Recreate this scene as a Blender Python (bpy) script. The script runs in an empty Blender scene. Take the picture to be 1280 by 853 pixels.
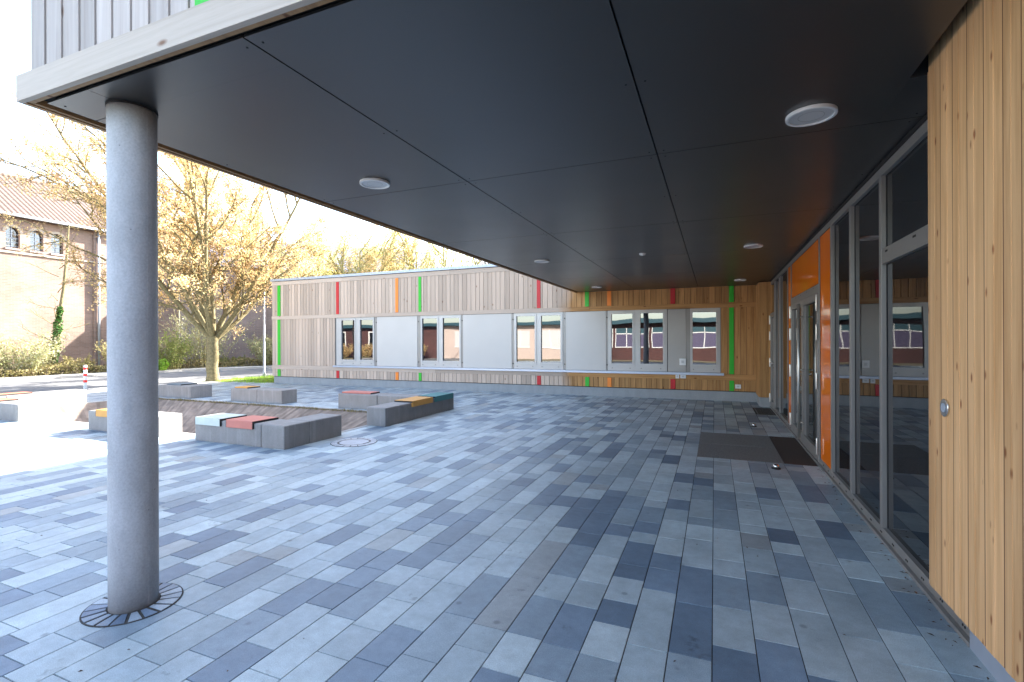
import bpy, math, random
from mathutils import Vector, Matrix, Quaternion
R = math.radians
random.seed(7)
col = bpy.context.scene.collection
scene = bpy.context.scene

# ---------------------------------------------------------------- helpers
class MB:
    def __init__(s): s.v=[]; s.f=[]; s.t=[]; s.sm=[]
    def face(s, pts, tint=(1,1,1), smooth=False):
        n=len(s.v); s.v.extend(pts); s.f.append(tuple(range(n,n+len(pts)))); s.t.append(tint); s.sm.append(smooth)
    def box(s, x0,x1,y0,y1,z0,z1, tint=(1,1,1)):
        n=len(s.v)
        s.v += [(x0,y0,z0),(x1,y0,z0),(x1,y1,z0),(x0,y1,z0),(x0,y0,z1),(x1,y0,z1),(x1,y1,z1),(x0,y1,z1)]
        for q in ((0,3,2,1),(4,5,6,7),(0,1,5,4),(1,2,6,5),(2,3,7,6),(3,0,4,7)):
            s.f.append(tuple(n+i for i in q)); s.t.append(tint); s.sm.append(False)
        return s
    def tube(s, pts, rad, sides=8, tint=(1,1,1), cap=True):
        n0=len(s.v); m=len(pts); prev=None
        for i,p in enumerate(pts):
            p=Vector(p)
            a=Vector(pts[max(i-1,0)]); b=Vector(pts[min(i+1,m-1)])
            d=(b-a).normalized()
            if prev is None:
                prev=d.orthogonal().normalized()
            e1=(prev-d*prev.dot(d))
            e1=e1.normalized() if e1.length>1e-6 else d.orthogonal().normalized()
            prev=e1; e2=d.cross(e1)
            r=rad[i] if isinstance(rad,(list,tuple)) else rad
            for k in range(sides):
                an=2*math.pi*k/sides
                q=p+e1*(math.cos(an)*r)+e2*(math.sin(an)*r)
                s.v.append((q.x,q.y,q.z))
        for i in range(m-1):
            for k in range(sides):
                k2=(k+1)%sides
                s.f.append((n0+i*sides+k,n0+i*sides+k2,n0+(i+1)*sides+k2,n0+(i+1)*sides+k)); s.t.append(tint); s.sm.append(True)
        if cap:
            s.f.append(tuple(n0+k for k in reversed(range(sides)))); s.t.append(tint); s.sm.append(False)
            s.f.append(tuple(n0+(m-1)*sides+k for k in range(sides))); s.t.append(tint); s.sm.append(False)
        return s
    def disc_ring(s, c, r0, r1, z0, z1, n=48, tint=(1,1,1)):
        # solid annulus with vertical axis
        cx,cy=c; b=len(s.v)
        for k in range(n):
            a=2*math.pi*k/n; ca,sa=math.cos(a),math.sin(a)
            s.v += [(cx+r0*ca,cy+r0*sa,z0),(cx+r1*ca,cy+r1*sa,z0),(cx+r1*ca,cy+r1*sa,z1),(cx+r0*ca,cy+r0*sa,z1)]
        for k in range(n):
            a=b+4*k; c2=b+4*((k+1)%n)
            for i in range(4):
                j=(i+1)%4
                s.f.append((a+i,c2+i,c2+j,a+j)); s.t.append(tint); s.sm.append(False)
        return s
    def build(s, name, mat, parent=None, bevel=0, flat=False):
        me=bpy.data.meshes.new(name); me.from_pydata(s.v,[],s.f)
        ca=me.color_attributes.new('tint','FLOAT_COLOR','CORNER')
        buf=[]
        for p,t in zip(s.f,s.t):
            buf += [t[0],t[1],t[2],1.0]*len(p)
        ca.data.foreach_set('color',buf)
        if any(s.sm) and not flat: me.polygons.foreach_set('use_smooth',s.sm)
        me.materials.append(mat); me.update()
        o=bpy.data.objects.new(name,me); col.objects.link(o)
        if parent is not None: o.parent=parent
        if bevel:
            b=o.modifiers.new('Bevel','BEVEL'); b.width=bevel; b.segments=2; b.limit_method='ANGLE'
        return o
def tag(o,label=None,cat=None,group=None,kind=None):
    if label: o['label']=label
    if cat: o['category']=cat
    if group: o['group']=group
    if kind: o['kind']=kind
    return o
def empty(name,label,cat,group=None,loc=(0,0,0)):
    # the Empty sits at the thing's base; children are built in world coordinates
    o=bpy.data.objects.new(name,None); col.objects.link(o); o.location=loc; o.empty_display_size=.2
    return tag(o,label,cat,group)
def child(mb,name,mat,parent,bevel=0,label=None):
    o=mb.build(name,mat,parent,bevel)
    l=Vector((0,0,0)); p=parent
    while p is not None: l+=p.location; p=p.parent
    o.location=-l
    if label: o['label']=label
    return o

# ---------------------------------------------------------------- materials
def nt(name):
    m=bpy.data.materials.new(name); m.use_nodes=True
    t=m.node_tree; b=t.nodes['Principled BSDF']
    return m,t,b
def N(t,kind,**kw):
    n=t.nodes.new(kind)
    for k,v in kw.items():
        if k in n.inputs.keys(): n.inputs[k].default_value=v
        else: setattr(n,k,v)
    return n
def L(t,a,b): t.links.new(a,b)
def simple(name,c,rough=.6,metal=0,var=.12,scale=8,bump=0,spec=.5,attr=False,bscale=None):
    """colour with soft noise variation, optional bump, optional per-face tint"""
    m,t,b=nt(name)
    b.inputs['Roughness'].default_value=rough; b.inputs['Metallic'].default_value=metal
    b.inputs['Specular IOR Level'].default_value=spec
    tc=N(t,'ShaderNodeTexCoord'); no=N(t,'ShaderNodeTexNoise',Scale=scale,Detail=6.0)
    L(t,tc.outputs['Object'],no.inputs['Vector'])
    mr=N(t,'ShaderNodeMapRange'); mr.inputs[1].default_value=.25; mr.inputs[2].default_value=.75
    mr.inputs[3].default_value=1-var; mr.inputs[4].default_value=1+var
    L(t,no.outputs['Fac'],mr.inputs[0])
    mx=N(t,'ShaderNodeMix',data_type='RGBA',blend_type='MULTIPLY'); mx.inputs[0].default_value=1
    mx.inputs[6].default_value=(*c,1); L(t,mr.outputs[0],mx.inputs[7])
    out=mx.outputs[2]
    if attr:
        at=N(t,'ShaderNodeAttribute',attribute_name='tint')
        m2=N(t,'ShaderNodeMix',data_type='RGBA',blend_type='MULTIPLY'); m2.inputs[0].default_value=1
        L(t,out,m2.inputs[6]); L(t,at.outputs['Color'],m2.inputs[7]); out=m2.outputs[2]
    L(t,out,b.inputs['Base Color'])
    if bump:
        n2=N(t,'ShaderNodeTexNoise',Scale=bscale or scale*6,Detail=5.0); L(t,tc.outputs['Object'],n2.inputs['Vector'])
        bp=N(t,'ShaderNodeBump',Strength=bump,Distance=.01); L(t,n2.outputs['Fac'],bp.inputs['Height']); L(t,bp.outputs[0],b.inputs['Normal'])
    return m

def wood(name,c,c2,axis='Z',weather_x=None,cw=None,dens=.62,ks=1.0):
    """boards: grain stretched along the board, knots, board tint; grey weathering beyond the shelter of the roof"""
    m,t,b=nt(name); b.inputs['Roughness'].default_value=.62; b.inputs['Specular IOR Level'].default_value=.3
    tc=N(t,'ShaderNodeTexCoord'); mp=N(t,'ShaderNodeMapping')
    mp.inputs['Scale'].default_value={'Z':(22,22,.9),'X':(.9,22,22),'Y':(22,.9,22)}[axis]
    L(t,tc.outputs['Object'],mp.inputs['Vector'])
    at=N(t,'ShaderNodeAttribute',attribute_name='tint')
    sep=N(t,'ShaderNodeSeparateColor'); L(t,at.outputs['Color'],sep.inputs[0])
    # shift the grain for every board
    ad=N(t,'ShaderNodeVectorMath',operation='MULTIPLY_ADD'); L(t,at.outputs['Color'],ad.inputs[0]); ad.inputs[1].default_value=(91,57,73); L(t,mp.outputs[0],ad.inputs[2])
    g=N(t,'ShaderNodeTexNoise',Scale=1.0,Detail=7.0,Roughness=.65,Distortion=.6); L(t,ad.outputs[0],g.inputs['Vector'])
    cr=N(t,'ShaderNodeValToRGB'); e=cr.color_ramp.elements; e[0].position=.3; e[0].color=(*c2,1); e[1].position=.62; e[1].color=(*c,1)
    L(t,g.outputs['Fac'],cr.inputs[0])
    colo=cr.outputs[0]
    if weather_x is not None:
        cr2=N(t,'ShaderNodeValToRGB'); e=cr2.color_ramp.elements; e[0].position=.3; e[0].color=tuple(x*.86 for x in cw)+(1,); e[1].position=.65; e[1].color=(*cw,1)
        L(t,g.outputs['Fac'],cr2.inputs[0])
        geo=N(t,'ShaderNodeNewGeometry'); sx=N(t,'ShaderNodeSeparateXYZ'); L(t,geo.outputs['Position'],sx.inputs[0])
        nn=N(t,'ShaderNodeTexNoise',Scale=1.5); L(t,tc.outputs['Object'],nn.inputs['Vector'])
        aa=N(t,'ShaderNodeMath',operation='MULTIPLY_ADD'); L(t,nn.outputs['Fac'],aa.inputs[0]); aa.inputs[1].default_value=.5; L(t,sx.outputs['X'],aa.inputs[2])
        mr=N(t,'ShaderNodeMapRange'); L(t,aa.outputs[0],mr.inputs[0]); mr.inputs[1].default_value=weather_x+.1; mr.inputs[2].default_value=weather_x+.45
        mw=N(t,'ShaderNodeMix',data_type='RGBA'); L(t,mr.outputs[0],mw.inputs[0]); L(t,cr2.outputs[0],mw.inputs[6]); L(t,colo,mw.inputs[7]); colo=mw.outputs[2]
    # knots
    mk=N(t,'ShaderNodeMapping'); mk.inputs['Scale'].default_value=tuple(k*ks for k in {'Z':(7.5,7.5,3.0),'X':(3,7.5,7.5),'Y':(7.5,3,7.5)}[axis])
    L(t,tc.outputs['Object'],mk.inputs['Vector'])
    vo=N(t,'ShaderNodeTexVoronoi',Scale=1.0); L(t,mk.outputs[0],vo.inputs['Vector'])
    kr=N(t,'ShaderNodeMapRange'); L(t,vo.outputs['Distance'],kr.inputs[0]); kr.inputs[1].default_value=.06; kr.inputs[2].default_value=.14; kr.inputs[3].default_value=0; kr.inputs[4].default_value=1
    vs=N(t,'ShaderNodeSeparateColor'); L(t,vo.outputs['Color'],vs.inputs[0])
    gt=N(t,'ShaderNodeMath',operation='GREATER_THAN'); L(t,vs.outputs[0],gt.inputs[0]); gt.inputs[1].default_value=dens
    mxk=N(t,'ShaderNodeMath',operation='MAXIMUM'); L(t,kr.outputs[0],mxk.inputs[0])
    inv=N(t,'ShaderNodeMath',operation='SUBTRACT'); inv.inputs[0].default_value=1; L(t,gt.outputs[0],inv.inputs[1]); L(t,inv.outputs[0],mxk.inputs[1])
    kc=N(t,'ShaderNodeMix',data_type='RGBA'); L(t,mxk.outputs[0],kc.inputs[0]); kc.inputs[6].default_value=(.42,.26,.18,1); kc.inputs[7].default_value=(1,1,1,1)
    m1=N(t,'ShaderNodeMix',data_type='RGBA',blend_type='MULTIPLY'); m1.inputs[0].default_value=1; L(t,colo,m1.inputs[6]); L(t,kc.outputs[2],m1.inputs[7])
    tr=N(t,'ShaderNodeMapRange'); L(t,sep.outputs[0],tr.inputs[0]); tr.inputs[3].default_value=.8; tr.inputs[4].default_value=1.14
    m2=N(t,'ShaderNodeMix',data_type='RGBA',blend_type='MULTIPLY'); m2.inputs[0].default_value=1; L(t,m1.outputs[2],m2.inputs[6]); L(t,tr.outputs[0],m2.inputs[7])
    L(t,m2.outputs[2],b.inputs['Base Color'])
    bp=N(t,'ShaderNodeBump',Strength=.35,Distance=.004); L(t,g.outputs['Fac'],bp.inputs['Height']); L(t,bp.outputs[0],b.inputs['Normal'])
    return m

def concrete(name,c,pores=True,streak=0.0,var=.16):
    m,t,b=nt(name); b.inputs['Roughness'].default_value=.7
    tc=N(t,'ShaderNodeTexCoord')
    mp=N(t,'ShaderNodeMapping'); mp.inputs['Scale'].default_value=(1,1,.45); L(t,tc.outputs['Object'],mp.inputs[0])
    a=N(t,'ShaderNodeTexNoise',Scale=5.0,Detail=8.0,Roughness=.65); L(t,mp.outputs[0],a.inputs['Vector'])
    a2=N(t,'ShaderNodeTexNoise',Scale=90.0,Detail=3.0); L(t,tc.outputs['Object'],a2.inputs['Vector'])
    mr=N(t,'ShaderNodeMapRange'); L(t,a.outputs['Fac'],mr.inputs[0]); mr.inputs[1].default_value=.3; mr.inputs[2].default_value=.7; mr.inputs[3].default_value=1-var; mr.inputs[4].default_value=1+var
    mr2=N(t,'ShaderNodeMapRange'); L(t,a2.outputs['Fac'],mr2.inputs[0]); mr2.inputs[1].default_value=.3; mr2.inputs[2].default_value=.7; mr2.inputs[3].default_value=.9; mr2.inputs[4].default_value=1.1
    mu=N(t,'ShaderNodeMath',operation='MULTIPLY'); L(t,mr.outputs[0],mu.inputs[0]); L(t,mr2.outputs[0],mu.inputs[1]); fac=mu.outputs[0]
    if pores:
        vo=N(t,'ShaderNodeTexVoronoi',Scale=26.0); L(t,tc.outputs['Object'],vo.inputs['Vector'])
        s=N(t,'ShaderNodeSeparateColor'); L(t,vo.outputs['Color'],s.inputs[0])
        th=N(t,'ShaderNodeMapRange'); L(t,s.outputs[1],th.inputs[0]); th.inputs[1].default_value=.72; th.inputs[2].default_value=1; th.inputs[3].default_value=0; th.inputs[4].default_value=.12
        lt=N(t,'ShaderNodeMath',operation='LESS_THAN'); L(t,vo.outputs['Distance'],lt.inputs[0]); L(t,th.outputs[0],lt.inputs[1])
        mm=N(t,'ShaderNodeMath',operation='MULTIPLY_ADD'); L(t,lt.outputs[0],mm.inputs[0]); mm.inputs[1].default_value=-.45; mm.inputs[2].default_value=1
        m3=N(t,'ShaderNodeMath',operation='MULTIPLY'); L(t,fac,m3.inputs[0]); L(t,mm.outputs[0],m3.inputs[1]); fac=m3.outputs[0]
    if streak:
        ms=N(t,'ShaderNodeMapping'); ms.inputs['Scale'].default_value=(14,14,.8); L(t,tc.outputs['Object'],ms.inputs[0])
        sn=N(t,'ShaderNodeTexNoise',Scale=1.0,Detail=4.0); L(t,ms.outputs[0],sn.inputs['Vector'])
        sr=N(t,'ShaderNodeMapRange'); L(t,sn.outputs['Fac'],sr.inputs[0]); sr.inputs[1].default_value=.55; sr.inputs[2].default_value=.72; sr.inputs[3].default_value=1; sr.inputs[4].default_value=1+streak
        m4=N(t,'ShaderNodeMath',operation='MULTIPLY'); L(t,fac,m4.inputs[0]); L(t,sr.outputs[0],m4.inputs[1]); fac=m4.outputs[0]
    mx=N(t,'ShaderNodeMix',data_type='RGBA',blend_type='MULTIPLY'); mx.inputs[0].default_value=1; mx.inputs[6].default_value=(*c,1); L(t,fac,mx.inputs[7])
    L(t,mx.outputs[2],b.inputs['Base Color'])
    bp=N(t,'ShaderNodeBump',Strength=.25,Distance=.004); L(t,a2.outputs['Fac'],bp.inputs['Height']); L(t,bp.outputs[0],b.inputs['Normal'])
    return m

def glass(name,c=(.008,.01,.012),ior=2.0,wob=.0):
    m,t,b=nt(name); b.inputs['Base Color'].default_value=(*c,1); b.inputs['Roughness'].default_value=.012
    b.inputs['IOR'].default_value=ior
    tc=N(t,'ShaderNodeTexCoord'); no=N(t,'ShaderNodeTexNoise',Scale=1.1,Detail=1.0); L(t,tc.outputs['Object'],no.inputs['Vector'])
    bp=N(t,'ShaderNodeBump',Strength=.06 if not wob else wob,Distance=.02); L(t,no.outputs['Fac'],bp.inputs['Height']); L(t,bp.outputs[0],b.inputs['Normal'])
    return m

def brick(name,c1,c2,mortar,axis='YZ',scale=1.0):
    m,t,b=nt(name); b.inputs['Roughness'].default_value=.85
    geo=N(t,'ShaderNodeNewGeometry'); s=N(t,'ShaderNodeSeparateXYZ'); L(t,geo.outputs['Position'],s.inputs[0])
    cb=N(t,'ShaderNodeCombineXYZ')
    L(t,s.outputs[axis[0]],cb.inputs[0]); L(t,s.outputs[axis[1]],cb.inputs[1])
    br=N(t,'ShaderNodeTexBrick'); L(t,cb.outputs[0],br.inputs['Vector'])
    br.inputs['Color1'].default_value=(*c1,1); br.inputs['Color2'].default_value=(*c2,1); br.inputs['Mortar'].default_value=(*mortar,1)
    br.inputs['Scale'].default_value=scale; br.inputs['Brick Width'].default_value=.25; br.inputs['Row Height'].default_value=.075; br.inputs['Mortar Size'].default_value=.008
    no=N(t,'ShaderNodeTexNoise',Scale=.8,Detail=6.0); L(t,geo.outputs['Position'],no.inputs['Vector'])
    mr=N(t,'ShaderNodeMapRange'); L(t,no.outputs['Fac'],mr.inputs[0]); mr.inputs[1].default_value=.3; mr.inputs[2].default_value=.7; mr.inputs[3].default_value=.78; mr.inputs[4].default_value=1.2
    mx=N(t,'ShaderNodeMix',data_type='RGBA',blend_type='MULTIPLY'); mx.inputs[0].default_value=1; L(t,br.outputs[0],mx.inputs[6]); L(t,mr.outputs[0],mx.inputs[7])
    L(t,mx.outputs[2],b.inputs['Base Color'])
    return m

def leafmat(name,c,trans=.35):
    m,t,b=nt(name)
    at=N(t,'ShaderNodeAttribute',attribute_name='tint')
    mx=N(t,'ShaderNodeMix',data_type='RGBA',blend_type='MULTIPLY'); mx.inputs[0].default_value=1; mx.inputs[6].default_value=(*c,1); L(t,at.outputs['Color'],mx.inputs[7])
    L(t,mx.outputs[2],b.inputs['Base Color']); b.inputs['Roughness'].default_value=.6; b.inputs['Specular IOR Level'].default_value=.2
    tr=N(t,'ShaderNodeBsdfTranslucent'); L(t,mx.outputs[2],tr.inputs['Color'])
    ms=N(t,'ShaderNodeMixShader'); ms.inputs[0].default_value=trans; L(t,b.outputs[0],ms.inputs[1]); L(t,tr.outputs[0],ms.inputs[2])
    L(t,ms.outputs[0],t.nodes['Material Output'].inputs['Surface'])
    return m

M={}
HONEY=(.52,.28,.105); HONEY2=(.30,.14,.045)
M['wood_wall']=wood('warm larch boards',(.74,.445,.215),(.53,.285,.115),dens=.45,ks=1.7)
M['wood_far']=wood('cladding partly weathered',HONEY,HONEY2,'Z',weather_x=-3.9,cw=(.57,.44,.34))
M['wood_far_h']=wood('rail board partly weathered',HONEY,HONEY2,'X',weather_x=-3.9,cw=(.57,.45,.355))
M['wood_grey']=wood('weathered grey boards',(.47,.42,.385),(.36,.31,.28))
M['wood_grey_h']=wood('weathered fascia board',(.55,.475,.40),(.44,.37,.30),'X')
M['wood_edge']=wood('raw timber edge',(.38,.22,.10),(.25,.13,.055),'Y')
M['black']=simple('black membrane',(.012,.011,.011),.8,var=.1)
M['alu']=simple('grey aluminium frame',(.27,.255,.235),.42,metal=.35,var=.05,scale=3)
M['alu_light']=simple('light grey window frame',(.47,.455,.43),.4,metal=.2,var=.04,scale=3)
M['alu_sill']=simple('sill sheet metal',(.42,.47,.55),.35,metal=.5,var=.05,scale=3)
M['steel']=simple('brushed steel',(.62,.61,.58),.25,metal=1,var=.05,scale=20)
M['cream_steel']=simple('satin steel bar',(.68,.66,.60),.35,metal=.75,var=.04,scale=10)
M['panel_grey']=simple('pale grey facade panel',(.56,.525,.475),.45,var=.025,scale=2)
M['orange_glass']=simple('orange enamelled glass',(1.0,.21,.003),.07,var=.02,spec=.6)
M['orange']=simple('orange painted board',(.90,.24,.02),.5,var=.05)
M['red']=simple('red painted board',(.55,.010,.015),.5,var=.05)
M['green']=simple('green painted board',(.025,.45,.02),.5,var=.05)
M['glass']=glass('dark entrance glazing',ior=1.9)
M['glass_win']=glass('window glazing',ior=2.3,wob=.1)
M['white']=simple('white plastic',(.75,.75,.73),.4,var=.02)
M['diff']=simple('opal diffuser',(.55,.55,.54),.35,var=.02)
M['concrete_col']=concrete('cast concrete column',(.40,.405,.415),True,.06,.18)
M['concrete_b']=concrete('bench concrete',(.245,.235,.225),True,.25,.14)
M['plinth']=concrete('rendered plinth',(.30,.31,.31),False,0,.1)
M['pit']=None
M['rubber']=simple('black rubber',(.015,.015,.016),.7)
M['grate']=simple('entrance grating',(.15,.14,.13),.6,var=.4,scale=60,bump=.6,bscale=200)
M['mat_brown']=simple('brown coir mat',(.055,.032,.022),.95,var=.3,scale=60,bump=.8,bscale=300)
M['bark']=simple('mossy bark',(.20,.165,.08),.9,var=.45,scale=14,bump=.9,bscale=60)
M['bark_dark']=simple('grey twig bark',(.16,.14,.12),.9,var=.3,scale=10)
M['bark_yel']=simple('yellowish willow bark',(.34,.30,.12),.9,var=.3,scale=10)
M['leaf_gold']=leafmat('golden young leaves',(.72,.53,.27),.5)
M['leaf_tan']=leafmat('tan young leaves',(.78,.62,.34),.5)
M['leaf_yg']=leafmat('yellow green leaves',(.66,.62,.24),.4)
M['leaf_pale']=leafmat('pale shrub leaves',(.46,.45,.26),.3)
M['leaf_olive']=leafmat('olive shrub leaves',(.30,.33,.10),.3)
M['leaf_green']=leafmat('fresh green leaves',(.28,.48,.05),.4)
M['leaf_ivy']=leafmat('ivy leaves',(.06,.16,.03),.2)
M['leaf_hedge']=leafmat('dry hedge leaves',(.34,.29,.13),.25)

# paving: per-stone tint in the mesh, stone grain in the shader
def paving_mat():
    m,t,b=nt('concrete pavers'); b.inputs['Roughness'].default_value=.46; b.inputs['Specular IOR Level'].default_value=.7
    tc=N(t,'ShaderNodeTexCoord'); at=N(t,'ShaderNodeAttribute',attribute_name='tint')
    a=N(t,'ShaderNodeTexNoise',Scale=220.0,Detail=3.0); L(t,tc.outputs['Object'],a.inputs['Vector'])
    a2=N(t,'ShaderNodeTexNoise',Scale=2.2,Detail=8.0,Roughness=.7); L(t,tc.outputs['Object'],a2.inputs['Vector'])
    a3=N(t,'ShaderNodeTexNoise',Scale=14.0,Detail=5.0,Roughness=.7); L(t,tc.outputs['Object'],a3.inputs['Vector'])
    def mr(n,lo,hi,x=.3,y=.7):
        q=N(t,'ShaderNodeMapRange'); L(t,n.outputs['Fac'],q.inputs[0]); q.inputs[1].default_value=x; q.inputs[2].default_value=y; q.inputs[3].default_value=lo; q.inputs[4].default_value=hi; return q.outputs[0]
    p=N(t,'ShaderNodeMath',operation='MULTIPLY'); L(t,mr(a,.8,1.2),p.inputs[0]); L(t,mr(a2,.78,1.16),p.inputs[1])
    p2=N(t,'ShaderNodeMath',operation='MULTIPLY'); L(t,p.outputs[0],p2.inputs[0]); L(t,mr(a3,.88,1.1),p2.inputs[1])
    # a few dark stains
    st=N(t,'ShaderNodeTexNoise',Scale=3.3,Detail=4.0,Roughness=.8); L(t,tc.outputs['Object'],st.inputs['Vector'])
    p3=N(t,'ShaderNodeMath',operation='MULTIPLY'); L(t,p2.outputs[0],p3.inputs[0]); L(t,mr(st,.55,1,.28,.37),p3.inputs[1])
    sp=N(t,'ShaderNodeTexVoronoi',Scale=3.1); L(t,tc.outputs['Object'],sp.inputs['Vector'])
    sq=N(t,'ShaderNodeMapRange'); L(t,sp.outputs['Distance'],sq.inputs[0]); sq.inputs[1].default_value=.035; sq.inputs[2].default_value=.075; sq.inputs[3].default_value=.62; sq.inputs[4].default_value=1
    p4=N(t,'ShaderNodeMath',operation='MULTIPLY'); L(t,p3.outputs[0],p4.inputs[0]); L(t,sq.outputs[0],p4.inputs[1])
    mx=N(t,'ShaderNodeMix',data_type='RGBA',blend_type='MULTIPLY'); mx.inputs[0].default_value=1; L(t,at.outputs['Color'],mx.inputs[6]); L(t,p4.outputs[0],mx.inputs[7])
    L(t,mx.outputs[2],b.inputs['Base Color'])
    bp=N(t,'ShaderNodeBump',Strength=.3,Distance=.003); L(t,a.outputs['Fac'],bp.inputs['Height']); L(t,bp.outputs[0],b.inputs['Normal'])
    return m
M['pave']=paving_mat()
M['joint']=simple('dark joint sand',(.06,.055,.05),.95,var=.3,scale=30)
M['asphalt']=simple('worn asphalt',(.17,.17,.17),.9,var=.15,scale=2,bump=.4,bscale=150)
M['kerb']=simple('pale kerb concrete',(.42,.41,.39),.8,var=.12,scale=4)
M['grass']=simple('grass ground',(.16,.19,.05),.95,var=.45,scale=6,bump=1,bscale=60)
M['soil']=simple('dry verge soil',(.20,.17,.10),.95,var=.4,scale=5,bump=1,bscale=40)
M['pit']=simple('brown klinker slope',(.27,.215,.175),.9,var=.3,scale=6,bump=.8,attr=True,bscale=70)
M['brick_pale']=brick('sunlit pale brick',(.30,.20,.155),(.24,.155,.12),(.28,.225,.19),'YZ')
M['brick_wing']=brick('mauve brick',(.30,.22,.20),(.25,.18,.165),(.30,.27,.25),'YZ')
M['brick_red']=brick('dark red brick',(.085,.026,.022),(.065,.018,.016),(.07,.05,.045),'XZ')
M['painted_sunlit']=simple('pale painted sunlight on wing',(.50,.40,.35),.9,var=.06,scale=1)
M['teal']=simple('teal fascia sheet',(.02,.065,.085),.6,var=.08)
M['bluish']=simple('blue grey blinds',(.075,.062,.12),.6,var=.1)
M['stone']=simple('sandstone trim',(.42,.35,.28),.85,var=.12)
M['zinc']=simple('zinc gutter',(.42,.46,.52),.45,metal=.4,var=.06)

def rooftile(name,c1,c2):
    m,t,b=nt(name); b.inputs['Roughness'].default_value=.85
    geo=N(t,'ShaderNodeNewGeometry'); s=N(t,'ShaderNodeSeparateXYZ'); L(t,geo.outputs['Position'],s.inputs[0])
    cb=N(t,'ShaderNodeCombineXYZ'); L(t,s.outputs['Y'],cb.inputs[0]); L(t,s.outputs['Z'],cb.inputs[1])
    w=N(t,'ShaderNodeTexWave',Scale=1.3,Distortion=.6,Detail=2.0); w.bands_direction='X'; L(t,cb.outputs[0],w.inputs['Vector'])
    w2=N(t,'ShaderNodeTexWave',Scale=1.7,Distortion=.3); w2.bands_direction='Y'; L(t,cb.outputs[0],w2.inputs['Vector'])
    ad=N(t,'ShaderNodeMath',operation='MULTIPLY_ADD'); L(t,w2.outputs['Fac'],ad.inputs[0]); ad.inputs[1].default_value=.3; L(t,w.outputs['Fac'],ad.inputs[2])
    no=N(t,'ShaderNodeTexNoise',Scale=2.5,Detail=5.0); L(t,geo.outputs['Position'],no.inputs['Vector'])
    a3=N(t,'ShaderNodeMath',operation='MULTIPLY_ADD'); L(t,no.outputs['Fac'],a3.inputs[0]); a3.inputs[1].default_value=.5; L(t,ad.outputs[0],a3.inputs[2])
    cr=N(t,'ShaderNodeValToRGB'); e=cr.color_ramp.elements; e[0].position=.25; e[0].color=(*c2,1); e[1].position=1; e[1].color=(*c1,1)
    L(t,a3.outputs[0],cr.inputs[0]); L(t,cr.outputs[0],b.inputs['Base Color'])
    bp=N(t,'ShaderNodeBump',Strength=.8,Distance=.04); L(t,ad.outputs[0],bp.inputs['Height']); L(t,bp.outputs[0],b.inputs['Normal'])
    return m
M['tiles']=rooftile('clay pantiles',(.115,.075,.058),(.045,.027,.02))
M['slate']=rooftile('slate',(.16,.16,.20),(.09,.09,.12))

def soffit_mat():
    m,t,b=nt('anthracite soffit board'); b.inputs['Base Color'].default_value=(.027,.0245,.0225,1)
    b.inputs['Specular IOR Level'].default_value=.85
    tc=N(t,'ShaderNodeTexCoord'); no=N(t,'ShaderNodeTexNoise',Scale=1.6,Detail=5.0); L(t,tc.outputs['Object'],no.inputs['Vector'])
    mr=N(t,'ShaderNodeMapRange'); L(t,no.outputs['Fac'],mr.inputs[0]); mr.inputs[3].default_value=.29; mr.inputs[4].default_value=.36
    L(t,mr.outputs[0],b.inputs['Roughness'])
    n2=N(t,'ShaderNodeTexNoise',Scale=160.0,Detail=2.0); L(t,tc.outputs['Object'],n2.inputs['Vector'])
    bp=N(t,'ShaderNodeBump',Strength=.12,Distance=.002); L(t,n2.outputs['Fac'],bp.inputs['Height']); L(t,bp.outputs[0],b.inputs['Normal'])
    return m
M['soffit']=soffit_mat()

# ---------------------------------------------------------------- setting: ground
SX0=1.165                 # outer line of the entrance front
PIT=(-14.6,-5.85,5.5,8.7) # sunken square in the court
def struct(mb,name,mat,bevel=0): return tag(mb.build(name,mat,None,bevel),kind='structure')

g=MB()
# one large sheet of ground with the sunken square left open
S=600
x0,x1,y0,y1=PIT
zg=-.012
for a in ((-S,x0,-S,S),(x1,S,-S,S),(x0,x1,-S,y0),(x0,x1,y1,S)):
    g.face([(a[0],a[2],zg),(a[1],a[2],zg),(a[1],a[3],zg),(a[0],a[3],zg)])
struct(g,'ground',M['soil'])
# dark bed below the pavers
g=MB(); bx=(-17.4,SX0+.02,-8.0,13.42); z=-.006
for a in ((bx[0],x0,bx[2],bx[3]),(x1,bx[1],bx[2],bx[3]),(x0,x1,bx[2],y0),(x0,x1,y1,bx[3])):
    g.face([(a[0],a[2],z),(a[1],a[2],z),(a[1],a[3],z),(a[0],a[3],z)])
struct(g,'paving_bed',M['joint'])

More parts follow.
